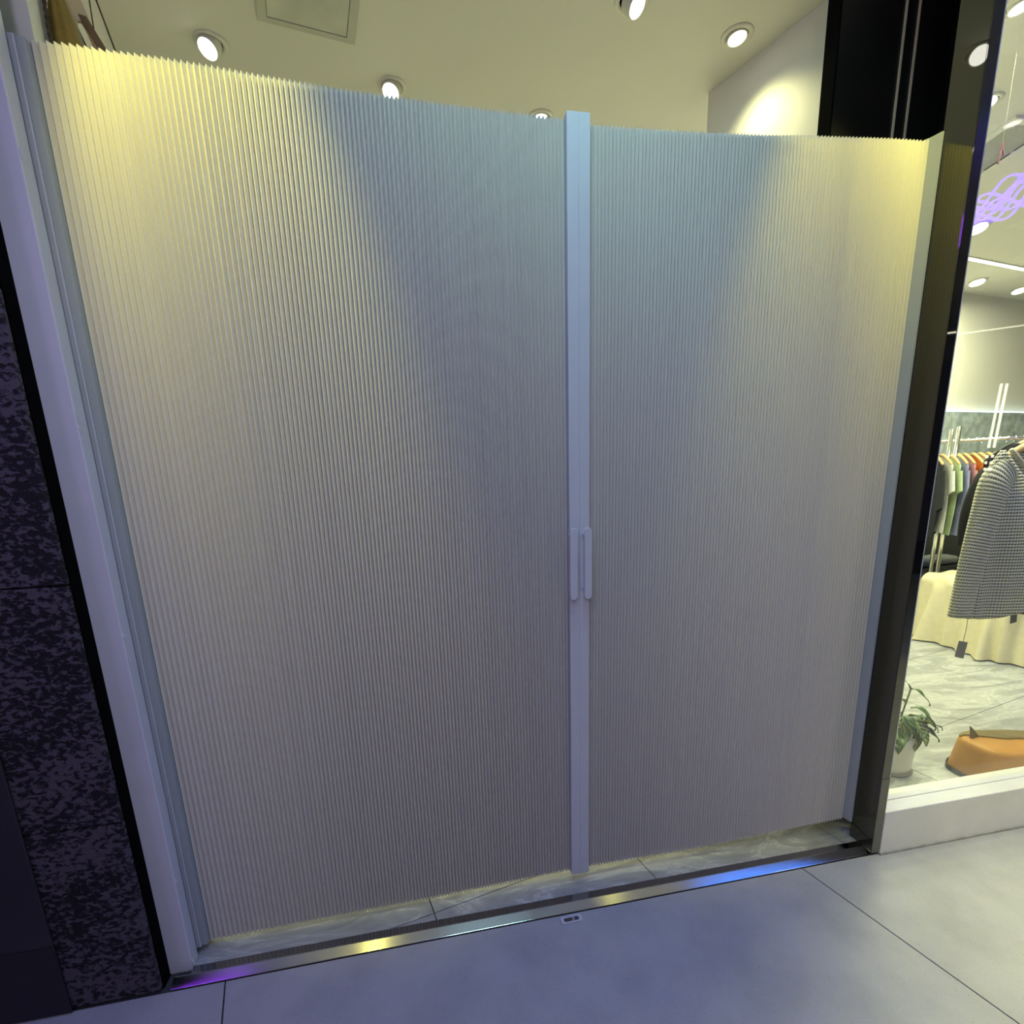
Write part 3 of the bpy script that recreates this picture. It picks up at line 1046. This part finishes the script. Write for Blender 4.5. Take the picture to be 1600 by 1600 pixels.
build('stool_body', MB().grid(lambda u, v: stool_pt(2 * PI * u, v), 48, 20, True), mat('orange_leather', (0.50, 0.215, 0.014), 0.45, noise=0.08, nscale=6, bump=0.2, bscale=140), st, smooth=True)


def patch(u, v):
    # saddle patch lying on the back half of the top
    ang = math.radians(25 + 150 * u)
    rr_ = 0.70 + 0.34 * v + (0.05 * math.sin(7 * u) if v < 0.5 else 0)
    k = 1.0 - 0.2 * min(1, rr_ / 0.74 * 0.74)
    if v > 0.5:
        k = 0.80 - (v - 0.5) * 0.3
    else:
        k = 0.965 - v * 0.33
    p = stool_pt(ang - 0.35, k)
    return p + Vector((0, 0.001, 0.0035))


build('saddle_patch', MB().grid(patch, 26, 10), mat('olive_leather', (0.20, 0.13, 0.02), 0.4, noise=0.2, nscale=8), st, smooth=True, solid=0.003)


def ear(base, tip, wdt, m):
    b0, tp = Vector(base), Vector(tip)
    mb = MB()
    ax = (tp - b0)
    sd = Vector((0.9, 0.1, -0.15)).normalized()
    th_ = Vector((0.1, 1, 0)).normalized() * 0.006
    n_ = 7
    vs = []
    for i in range(n_):
        q = i / (n_ - 1)
        c = b0 + ax * q + sd * 0.016 * q * (1 - q)
        w_ = wdt * (1 - q) ** 0.8
        vs += [c - sd * w_ * 0.35 - th_ * (1 - q), c + sd * w_ * 0.65 - th_ * (1 - q) * .2, c + sd * w_ * 0.65 + th_ * (1 - q) * .2, c - sd * w_ * 0.35 + th_ * (1 - q)]
    fs = [(3, 2, 1, 0), tuple(4 * (n_ - 1) + k for k in range(4))]
    for i in range(n_ - 1):
        for k in range(4):
            fs.append((4 * i + k, 4 * i + (k + 1) % 4, 4 * i + 4 + (k + 1) % 4, 4 * i + 4 + k))
    build('ear', mb.add(vs, fs), m, st, smooth=False)


DKB = mat('dark_brown_leather', (0.09, 0.045, 0.015), 0.45, noise=0.2, nscale=10)
ear((3.035, 0.330, 0.160), (3.005, 0.335, 0.225), 0.062, DKB)
ear((3.36, 0.36, 0.125), (3.45, 0.37, 0.17), 0.06, DKB)
for x, y, z, r in ((3.145, 0.176, 0.106, 0.008), (3.195, 0.172, 0.102, 0.004)):
    build('stud', MB().lathe([(r, 0), (r * 0.9, 0.006), (r * 0.3, 0.010)], 12, Matrix.Translation((x, y, z)) @ Matrix.Rotation(math.radians(70), 4, 'X')), DKB, st, smooth=True)
build('base_strip', MB().grid(lambda u, v: stool_pt(2 * PI * u, 0.001) * 1.0 + Vector((0.004 * math.cos(2 * PI * u), 0.004 * math.sin(2 * PI * u), -0.002 + 0.022 * v)), 48, 2, True),
      BLACKM, st, solid=0.002)

# --- draped bench
dbn = thing('draped_bench', (5.0, 1.58, 0.012), 'low bench under a cream cloth with deep folds, behind the knitted sweater', 'bench')


def bench_pt(u, v):
    # u round, v from top centre (0) to floor (1)
    a_ = 2 * PI * u
    c, s = math.cos(a_), math.sin(a_)
    ex = max(-1, min(1, 1.35 * c))
    ey = max(-1, min(1, 1.35 * s))
    fold = math.sin(9 * a_ + 1.3) * 0.6 + math.sin(14 * a_ + 0.4) * 0.4 + 0.5 * math.sin(23 * a_)
    if v < 0.4:
        q = v / 0.4
        sc, z = q * 0.93, 0.50 + 0.012 * fold * q * q + 0.01 * math.sin(5 * c + 3 * s)
    elif v < 0.55:
        q = (v - 0.4) / 0.15
        sc, z = 0.93 + 0.07 * math.sin(q * PI / 2), 0.50 - 0.07 * (1 - math.cos(q * PI / 2)) + 0.012 * fold * (1 - q)
    else:
        q = (v - 0.55) / 0.45
        sc, z = 1.0 + 0.10 * q + 0.085 * fold * (0.15 + q), 0.43 * (1 - q) + 0.022
    X = 5.02 + 0.50 * ex * sc + 0.03 * ey
    Y = 1.58 + 0.36 * ey * sc - 0.12 * ex * 0.3
    return Vector((X, Y, z))


build('cloth_cover', MB().grid(bench_pt, 160, 24, True), mat('cream_cloth', (0.66, 0.60, 0.40), 0.85, noise=0.05, nscale=30, bump=0.1, bscale=300), dbn, smooth=True)
for dx in (-0.42, 0.42):
    for dy in (-0.26, 0.26):
        build('leg', MB().box(5.02 + dx - 0.02, 5.02 + dx + 0.02, 1.58 + dy - 0.02, 1.58 + dy + 0.02, 0.012, 0.44), BLACKM, dbn)

# --- marble wall panel with a lit top edge
mp_ = thing('marble_panel', (6.2, 2.9, 0.0), 'blue-grey marble wall panel with bright top edge behind the clothes rail', 'wall panel')
ang = math.atan2(1.35, 8.6)
mt = Matrix.Translation((4.6, 1.897 + 0.157 * 5.2 - 0.014, 0.0)) @ Matrix.Rotation(ang, 4, 'Z')
BM = mat('blue_grey_marble', (0.40, 0.47, 0.50), 0.5, noise=0.35, nscale=14)
build('marble_sheet', MB().box(0, 3.2, -0.030, 0.0, 0.012, 1.79, mt), BM, mp_)
build('light_edge', MB().box(0, 3.2, -0.034, -0.004, 1.7905, 1.800, mt), mat('cool_led', (1, 1, 1), 0.4, emit=(0.75, 0.95, 1.0), strength=2.2, noise=0.01), mp_)

# --- clothes rail: runs along rd, the garments hang square to it
rd = Vector((0.85, -0.53, 0)).normalized()
pd = Vector((0.53, 0.85, 0)).normalized()
RB = Vector((4.905, 2.272, 0))


def rail_at(t, z=0.0):
    return RB + rd * t + Vector((0, 0, z))


cr = thing('clothes_rack', rail_at(0.5, 0.012), 'chrome clothes rail with hangers, full of shirts', 'clothes rack')
build('rail', MB().tube([rail_at(-0.15, 1.50), rail_at(1.30, 1.50)], 0.011, 12), CHROME, cr, smooth=True)
for t in (0.10, 1.26):
    for dx in (-0.022, 0.022):
        build('post', MB().tube([rail_at(t + dx, 0.05) - pd * 0.03, rail_at(t + dx, 1.585 + 0.02 * (dx > 0)) - pd * 0.03], 0.016, 12), CHROME, cr, smooth=True)
    q = rail_at(t, 0)
    build('foot', MB().box(-0.02, 0.02, -0.22, 0.22, 0.012, 0.05, Matrix.Translation(q) @ Matrix.Rotation(math.atan2(rd.y, rd.x), 4, 'Z')), BLACKM, cr, bevel=0.006)

WOOD = mat('pale_hanger_wood', (0.55, 0.38, 0.16), 0.5, noise=0.15, nscale=30)


def hanger_mb(half=0.20, rise=0.075, thick=0.012):
    pts = []
    for k in range(13):
        s = -1 + 2 * k / 12
        pts.append(Vector((s * half, 0, -rise * abs(s) ** 1.35)))
    return MB().tube(pts, thick, 8, rs=[thick * (0.75 + 0.35 * (1 - abs(-1 + 2 * k / 12))) for k in range(13)])


def hook_mb(h=0.11, r=0.020):
    pts = [Vector((0, 0, 0.005)), Vector((0, 0, h - 2 * r))]
    for k in range(9):
        t_ = -PI / 2 + 0.2 + (1.45 * PI) * k / 8
        pts.append(Vector((r * math.cos(t_) - 0.004, 0, h - r + r * math.sin(t_) - 0.0)))
    return MB().tube(pts, 0.0018, 6)


def xform(mb, m_):
    mb.v = [tuple(m_ @ Vector(p)) for p in mb.v]
    return mb


def shirt_mb(half, length, thick, sleeve, seed, shoulder_drop=0.085):
    """flat hung garment in its local xz plane, y is its thickness; origin at collar"""
    rr_ = random.Random(seed)
    ph = rr_.uniform(0, 6)

    def body(u, v):
        a_ = 2 * PI * u
        c, s = math.cos(a_), math.sin(a_)
        if v > 0.86:
            q = (v - 0.86) / 0.14
            hw = half * (1 - q) + 0.055 * q
            z = -shoulder_drop * (1 - q) ** 1.1
        else:
            q = v / 0.86
            hw = half * (0.90 + 0.10 * q) + 0.012 * math.sin(5 * q + ph)
            z = -length + (length - shoulder_drop) * q
        th_ = thick * (0.55 + 0.45 * math.sin(PI * min(1, 0.25 + 0.75 * (1 - v)))) * (1 - 0.55 * max(0, (v - 0.86) / 0.14))
        wave = 1 + 0.25 * math.sin(9 * c + 3 * v + ph) * (1 - v)
        return Vector((hw * c, th_ * s * wave, z))
    mb = MB().grid(body, 36, 16, True)
    for sd in (-1, 1):
        def slv(u, v, sd=sd):
            a_ = 2 * PI * u
            p0 = Vector((sd * (half - 0.035), 0, -shoulder_drop - 0.035))
            p1 = Vector((sd * (half + 0.030), 0, -shoulder_drop - 0.035 - sleeve))
            c = p0.lerp(p1, v)
            return c + Vector((math.cos(a_) * (0.060 - 0.012 * v), math.sin(a_) * thick * (0.9 - 0.15 * v), 0.02 * math.cos(a_) * sd * v))
        mb.grid(slv, 14, 6, True)
    return mb


COLS = [('black', (0.010, 0.012, 0.02), 0.64), ('white', (0.62, 0.63, 0.62), 0.60), ('pale green', (0.42, 0.52, 0.30), 0.62), ('lavender blue', (0.26, 0.28, 0.50), 0.62),
        ('dusty pink', (0.52, 0.25, 0.28), 0.56), ('orange', (0.62, 0.16, 0.02), 0.60), ('ivory', (0.66, 0.62, 0.48), 0.63), ('slate blue', (0.12, 0.13, 0.19), 0.55),
        ('burgundy', (0.19, 0.05, 0.075), 0.61), ('pale yellow', (0.68, 0.62, 0.25), 0.56), ('dark brown', (0.05, 0.04, 0.03), 0.58), ('yellow', (0.66, 0.55, 0.14), 0.60),
        ('khaki', (0.33, 0.29, 0.13), 0.60), ('cream', (0.64, 0.60, 0.42), 0.56), ('light sand', (0.56, 0.50, 0.36), 0.58)]
prevn = None
pang = math.atan2(pd.y, pd.x)
for i in range(22):
    c0 = rail_at(0.0 + 0.049 * i + random.uniform(-0.003, 0.003), 1.392)
    Rm = Matrix.Translation(c0) @ Matrix.Rotation(pang + math.radians(random.uniform(-1.5, 1.5)), 4, 'Z')
    where = 'leftmost' if i == 0 else None
    hg = thing('clothes_hanger', c0, 'pale wooden hanger with wire hook on the chrome rail', 'hanger', 'wooden hangers on the chrome rail')
    if i < len(COLS):
        hg['label'] = 'wooden hanger holding the %s shirt on the chrome rail' % COLS[i][0]
    else:
        hg['label'] = 'empty pale wooden hanger on the right stretch of the chrome rail'
    build('hanger_arm', xform(hanger_mb(), Rm), WOOD, hg, smooth=True)
    build('hook', xform(hook_mb(0.1245), Rm), CHROME, hg)
    if i < len(COLS):
        nm, c, ln = COLS[i]
        gm = xform(shirt_mb(0.225 + random.uniform(-0.01, 0.015), ln, 0.015, 0.17 if i % 3 else 0.30, i), Rm @ Matrix.Translation((0, 0, -0.004)))
        lab = ('leftmost shirt on the chrome rail, %s' % nm) if prevn is None else '%s shirt on the chrome rail, right of the %s one' % (nm, prevn)
        tag(build('shirt', gm, mat('cloth_' + nm.replace(' ', '_'), c, 0.85, noise=0.1, nscale=40, bump=0.1, bscale=200), smooth=True), lab, 'shirt', 'shirts on the chrome rail')
        prevn = nm

# --- low dark table with folded jeans under the rail
lt_ = thing('low_table', (5.35, 2.59, 0.012), 'low black table under the hanging shirts', 'table')
mt = Matrix.Translation((5.35, 2.59, 0.0)) @ Matrix.Rotation(0.155, 4, 'Z')
build('table_top', MB().box(-0.75, 0.75, -0.16, 0.16, 0.38, 0.42, mt), BLACKM, lt_, bevel=0.004)
build('back_board', MB().box(-0.75, 0.75, 0.135, 0.16, 0.4205, 0.78, mt), mat('dark_board', (0.035, 0.037, 0.036), 0.6, noise=0.1), lt_)
for dx in (-0.7, 0.7):
    for dy in (-0.13, 0.13):
        build('leg', MB().box(dx - 0.02, dx + 0.02, dy - 0.02, dy + 0.02, 0.012, 0.38, mt), BLACKM, lt_)
for k, (dx, c, lab) in enumerate(((-0.56, (0.30, 0.33, 0.36), 'light grey-blue folded jeans on the left end of the low black table'),
                                  (-0.22, (0.09, 0.11, 0.15), 'dark blue folded jeans on the low black table, right of the light pair'),
                                  (0.14, (0.20, 0.21, 0.22), 'mid grey folded jeans on the low black table, third from its left end'))):
    def fold_pt(u, v, dx=dx, k=k):
        a_ = 2 * PI * u
        sx2 = 0.5 + 0.5 * math.sin(PI * v)
        c, s = math.cos(a_), math.sin(a_)
        X = dx + 0.15 * (abs(c) ** 0.4) * (1 if c > 0 else -1) * min(1, 3 * v * (1 - v) + 0.55)
        Y = -0.03 + 0.095 * (abs(s) ** 0.4) * (1 if s > 0 else -1) * min(1, 3 * v * (1 - v) + 0.55)
        return mt @ Vector((X, Y, 0.4205 + 0.075 * v + 0.006 * math.sin(6 * u * PI + k) * v))
    mbf = MB().grid(fold_pt, 28, 8, True)
    mbf.f.append(tuple(range(27, -1, -1)))
    mbf.f.append(tuple(range(7 * 28, 8 * 28)))
    tag(build('folded_jeans', mbf, mat('denim_%d' % k, c, 0.9, noise=0.3, nscale=30), smooth=True), lab, 'jeans', 'folded jeans on the low table')

# --- sweater by the window, the black top behind it


def torso(cx, cy, half_sh, half_hem, z_neck, z_sh, z_hem, neck_half, vdepth, seed):
    rr_ = random.Random(seed)
    ph = [rr_.uniform(0, 6) for _ in range(4)]
    nu, nv = 49, 40
    vs, uv, fs = [], [], []

    def ztop(s, front):
        a_ = abs(s) * half_sh
        if a_ < neck_half:
            q = a_ / neck_half
            return (z_neck - vdepth * (1 - q ** 1.15)) if front else z_neck - 0.02 * (1 - q * q)
        q = (a_ - neck_half) / (half_sh - neck_half)
        return z_neck + (z_sh - z_neck) * q ** 1.2
    for side in (0, 1):
        for j in range(nv):
            v = j / (nv - 1)
            for i in range(nu):
                s = -1 + 2 * i / (nu - 1)
                hw = half_hem + (half_sh - half_hem) * v ** 2.2
                zt = ztop(s, side == 0)
                zb = z_hem + 0.012 * math.sin(4 * s + ph[0])
                z = zb + (zt - zb) * v
                depth = 0.045 * math.sqrt(max(0, 1 - s * s)) * (1 - 0.75 * v ** 5)
                fold = 0.016 * math.sin(7 * s + ph[1] + 0.6 * v) * (1 - v ** 3) + 0.008 * math.sin(13 * s + ph[2]) * (1 - v)
                y = cy + (-(depth + fold * (1 - s * s)) if side == 0 else depth + fold * 0.5 * (1 - s * s))
                vs.append(Vector((cx + s * hw, y, z)))
                uv.append((s * hw / 0.1, (z - z_hem) / 0.1))
        o_ = side * nu * nv
        for j in range(nv - 1):
            for i in range(nu - 1):
                q_ = (o_ + j * nu + i, o_ + j * nu + i + 1, o_ + (j + 1) * nu + i + 1, o_ + (j + 1) * nu + i)
                fs.append(q_)
    return vs, fs, uv


def sleeve(path, radii, seed):
    """tube along a bent path; rings square to the path"""
    P = [Vector(p) for p in path]
    fine, rad = [], []
    for i in range(len(P) - 1):
        p0, p1, p2, p3 = P[max(i - 1, 0)], P[i], P[i + 1], P[min(i + 2, len(P) - 1)]
        for k in range(8):
            t = k / 8
            fine.append(0.5 * ((2 * p1) + (p2 - p0) * t + (2 * p0 - 5 * p1 + 4 * p2 - p3) * t * t + (3 * p1 - p0 - 3 * p2 + p3) * t ** 3))
            rad.append(radii[i] + (radii[i + 1] - radii[i]) * t)
    fine.append(P[-1])
    rad.append(radii[-1])
    vs, uv = [], []
    n_ = 20
    run = 0.0
    for j, c in enumerate(fine):
        d = (fine[min(j + 1, len(fine) - 1)] - fine[max(j - 1, 0)]).normalized()
        sd_ = Vector((d.z, 0, -d.x)).normalized()
        if j:
            run += (c - fine[j - 1]).length
        for i in range(n_):
            a_ = 2 * PI * i / n_
            r = rad[j] * (1 + 0.07 * math.sin(3 * a_ + 9 * run + seed) * min(1, run * 5))
            vs.append(c + sd_ * math.cos(a_) * r + Vector((0, 1, 0)) * math.sin(a_) * r * 0.48)
            uv.append((a_ * rad[j] / 0.1, run / 0.1))
    fs = [(j * n_ + i, j * n_ + (i + 1) % n_, (j + 1) * n_ + (i + 1) % n_, (j + 1) * n_ + i) for j in range(len(fine) - 1) for i in range(n_)]
    return vs, fs, uv


cx, cy = 3.20, 0.40
sw = thing('knit_sweater', (cx, cy, 0.70), 'grey-green open knit sweater with V-neck hanging just inside the window', 'sweater')
vs, fs, uv = torso(cx, cy, 0.236, 0.225, 1.375, 1.315, 0.700, 0.185, 0.165, 3)
build('sweater_body', MB().add(vs, fs), KNIT, sw, smooth=True, solid=0.004, uvs=uv)
for sd in (-1, 1):
    vs, fs, uv = sleeve([(cx + sd * 0.150, cy, 1.300), (cx + sd * 0.200, cy - 0.004, 1.245), (cx + sd * 0.228, cy - 0.008, 1.12), (cx + sd * 0.268, cy - 0.012, 0.90), (cx + sd * 0.285, cy - 0.014, 0.705)], [0.060, 0.070, 0.064, 0.056, 0.048], sd)
    build('sleeve', MB().add(vs, fs), KNIT, sw, smooth=True, solid=0.004, uvs=uv)
nb = []
for k in range(25):
    s = -1 + 2 * k / 24
    nb.append((cx + s * 0.185, cy - 0.046 + 0.02 * s * s, 1.375 - 0.165 * (1 - abs(s) ** 1.15)))
build('neckband', MB().tube(nb, 0.008, 8), mat('neckband_knit', (0.50, 0.49, 0.42), 0.9, noise=0.2, nscale=60), sw, smooth=True)
build('tag_cord', MB().tube([(2.962, 0.385, 0.715), (2.958, 0.380, 0.66), (2.951, 0.378, 0.595)], 0.0011, 5), BLACKM, sw)
build('price_tag', MB().box(-0.0145, 0.0145, -0.0008, 0.0008, -0.072, 0.0, Matrix.Translation((2.951, 0.378, 0.597)) @ Matrix.Rotation(0.12, 4, 'Y') @ Matrix.Rotation(-0.9, 4, 'Z')),
      mat('grey_card', (0.20, 0.19, 0.21), 0.6, noise=0.05), sw)
sh = thing('wooden_hanger', (cx, cy, 1.40), 'thick wooden hanger inside the neck of the knit sweater', 'hanger')
build('hanger_arm', xform(hanger_mb(0.225, 0.085, 0.015), Matrix.Translation((cx, cy + 0.004, 1.405))), WOOD, sh, smooth=True)
build('hook', xform(hook_mb(0.11), Matrix.Translation((cx, cy + 0.004, 1.405))), CHROME, sh)
build('nylon_line', MB().tube([(cx, cy + 0.004, 1.51), (cx, cy + 0.004, CZ)], 0.0003, 5), mat('nylon', (0.3, 0.3, 0.28), 0.5, noise=0.02), sh)

bk_ = thing('cotton_top', (3.26, 0.52, 0.66), 'black top hanging directly behind the knit sweater', 'top')
BLKF = mat('black_cotton', (0.010, 0.010, 0.012), 0.9, noise=0.2, nscale=60)
vs, fs, uv = torso(3.365, 0.525, 0.270, 0.24, 1.405, 1.335, 0.655, 0.12, 0.06, 9)
build('top_body', MB().add(vs, fs), BLKF, bk_, smooth=True, solid=0.003)
for sd in (-1, 1):
    vs, fs, uv = sleeve([(3.365 + sd * 0.15, 0.525, 1.315), (3.365 + sd * 0.235, 0.525, 1.245), (3.365 + sd * 0.280, 0.522, 1.12), (3.365 + sd * 0.290, 0.52, 0.98)], [0.050, 0.062, 0.060, 0.052], sd)
    build('sleeve', MB().add(vs, fs), BLKF, bk_, smooth=True, solid=0.003)
build('care_label', MB().box(-0.018, 0.018, -0.0006, 0.0006, -0.05, 0.0, Matrix.Translation((3.33, 0.470, 0.668)) @ Matrix.Rotation(-0.15, 4, 'Y')), mat('grey_card_dark', (0.14, 0.14, 0.14), 0.7, noise=0.05), bk_)
hb = thing('wooden_hanger.001', (3.365, 0.53, 1.42), 'wooden hanger inside the black top behind the sweater', 'hanger')
build('hanger_arm', xform(hanger_mb(0.22, 0.08, 0.011), Matrix.Translation((3.365, 0.525, 1.425))), WOOD, hb, smooth=True)
build('hook', xform(hook_mb(0.11), Matrix.Translation((3.365, 0.525, 1.425))), CHROME, hb)
build('nylon_line', MB().tube([(3.365, 0.525, 1.53), (3.365, 0.525, CZ)], 0.0003, 5), MATS['nylon'], hb)

# --- small brown cord hook hanging in the window
ck = thing('brown_cord_hook', (2.905, 0.50, 2.38), 'small forked red-brown cord hook hanging high inside the window', 'hook')
RBR = mat('red_brown_cord', (0.08, 0.016, 0.008), 0.7, noise=0.2, nscale=60)
build('cord', MB().tube([(2.903, 0.50, 2.452), (2.902, 0.50, 2.43), (2.895, 0.50, 2.385)], 0.0034, 6), RBR, ck)
build('cord', MB().tube([(2.903, 0.50, 2.452), (2.909, 0.50, 2.43), (2.916, 0.50, 2.410)], 0.0026, 6), RBR, ck)
build('nylon_line', MB().tube([(2.903, 0.50, 2.45), (2.903, 0.50, CZ)], 0.0002, 5), MATS['nylon'], ck)

# ------------------------------------------------------------------ neon and lights of the passage, seen in reflections
PURP2 = mat('violet_neon', (0.3, 0.05, 0.9), 0.3, emit=(0.36, 0.05, 1.0), strength=10.0, noise=0.01)
PURP = mat('purple_neon', (0.2, 0.05, 0.9), 0.3, emit=(0.16, 0.02, 1.0), strength=14.0, noise=0.01)
BLUE = mat('blue_neon', (0.05, 0.3, 1.0), 0.3, emit=(0.03, 0.24, 1.0), strength=34.0, noise=0.01)
TUBEW = mat('tube_white', (1, 1, 0.9), 0.3, emit=(1.0, 0.95, 0.70), strength=11.0, noise=0.01)


def scribble(c, ax, ay, lx, ly, n, seed, r=0.006):
    rr_ = random.Random(seed)
    mbs = []
    c, ax, ay = Vector(c), Vector(ax), Vector(ay)
    for k in range(n):
        ph = rr_.uniform(0, 6)
        off = rr_.uniform(-0.5, 0.5)
        pts = []
        for i in range(40):
            s = -0.5 + i / 39
            pts.append(c + ax * (s * lx * rr_.uniform(0.995, 1.005)) + ay * ly * (off * 0.7 + 0.25 * math.sin(3.5 * s * PI + ph) + 0.06 * math.sin(13 * s + ph)))
        mbs.append(MB().tube(pts, r, 6))
    return mbs


nn = thing('purple_neon_sign', (4.0, -1.05, 2.72), 'tangled purple neon tubes mirrored in the shop window', 'neon sign')
for mbx in scribble((4.02, -1.04, 2.735), (0.93, 0.0, 0.36), (-0.3, 0, 0.95), 0.86, 0.17, 9, 5, 0.0045):
    build('neon_tube', mbx, PURP, nn)
nn = thing('blue_neon_sign', (3.4, -0.7, 3.15), 'blue neon tubes under the soffit, mirrored in the threshold', 'neon sign')
for mbx in scribble((3.4, -0.16, 2.89), (1, 0, 0), (0, 1, 0), 1.1, 0.16, 8, 8, 0.009):
    build('neon_tube', mbx, BLUE, nn)
nn = thing('blue_neon_arc', (3.6, -1.04, 3.0), 'two short blue neon arcs mirrored in the front edge of the black glass', 'neon sign')
build('neon_tube', MB().tube([(3.600, -1.04, 3.385 - 0.55), (3.612, -1.04, 2.80), (3.622, -1.04, 2.74)], 0.012, 6), BLUE, nn)
build('neon_tube', MB().tube([(3.590, -1.04, 2.56), (3.606, -1.04, 2.53), (3.618, -1.04, 2.49)], 0.012, 6), BLUE, nn)
nn = thing('purple_neon_sign.001', (-1.0, -0.3, 3.15), 'purple neon tubes under the soffit, mirrored in the left end of the threshold', 'neon sign')
for mbx in scribble((-1.0, -0.2, 2.89), (1, 0, 0), (0, 1, 0), 0.62, 0.3, 8, 12, 0.012):
    build('neon_tube', mbx, PURP2, nn)
nn = thing('purple_neon_sign.002', (4.75, -0.3, 3.15), 'purple neon tubes under the soffit, mirrored in the right end of the threshold', 'neon sign')
for mbx in scribble((4.75, -0.2, 2.89), (1, 0, 0), (0, 1, 0), 0.6, 0.2, 7, 14, 0.012):
    build('neon_tube', mbx, PURP2, nn)
tw = thing('twin_light_tubes', (9.12, -4.84, 1.0), 'pair of upright white light tubes mirrored in the shop window', 'light tubes')
for dx in (0.0, 0.10):
    build('light_tube', MB().tube([(9.06 + dx, -4.84, 1.52), (9.10 + dx, -4.84, 2.40)], 0.014, 8), TUBEW, tw)
    for z in (1.38, 1.29, 1.20):
        build('light_dash', MB().tube([(9.06 + dx, -4.84, z), (9.06 + dx, -4.84, z + 0.04)], 0.014, 8), TUBEW, tw)
ls = thing('passage_light_strip', (6.2, -2.9, 2.53), 'long thin light strip across the passage mirrored in the shop window', 'light strip')
build('light_tube', MB().tube([(5.4, -2.84, 2.44), (7.2, -2.84, 2.66)], 0.007, 8), mat('tube_soft', (1, 1, 0.9), 0.3, emit=(1.0, 0.95, 0.70), strength=5.0, noise=0.01), ls)
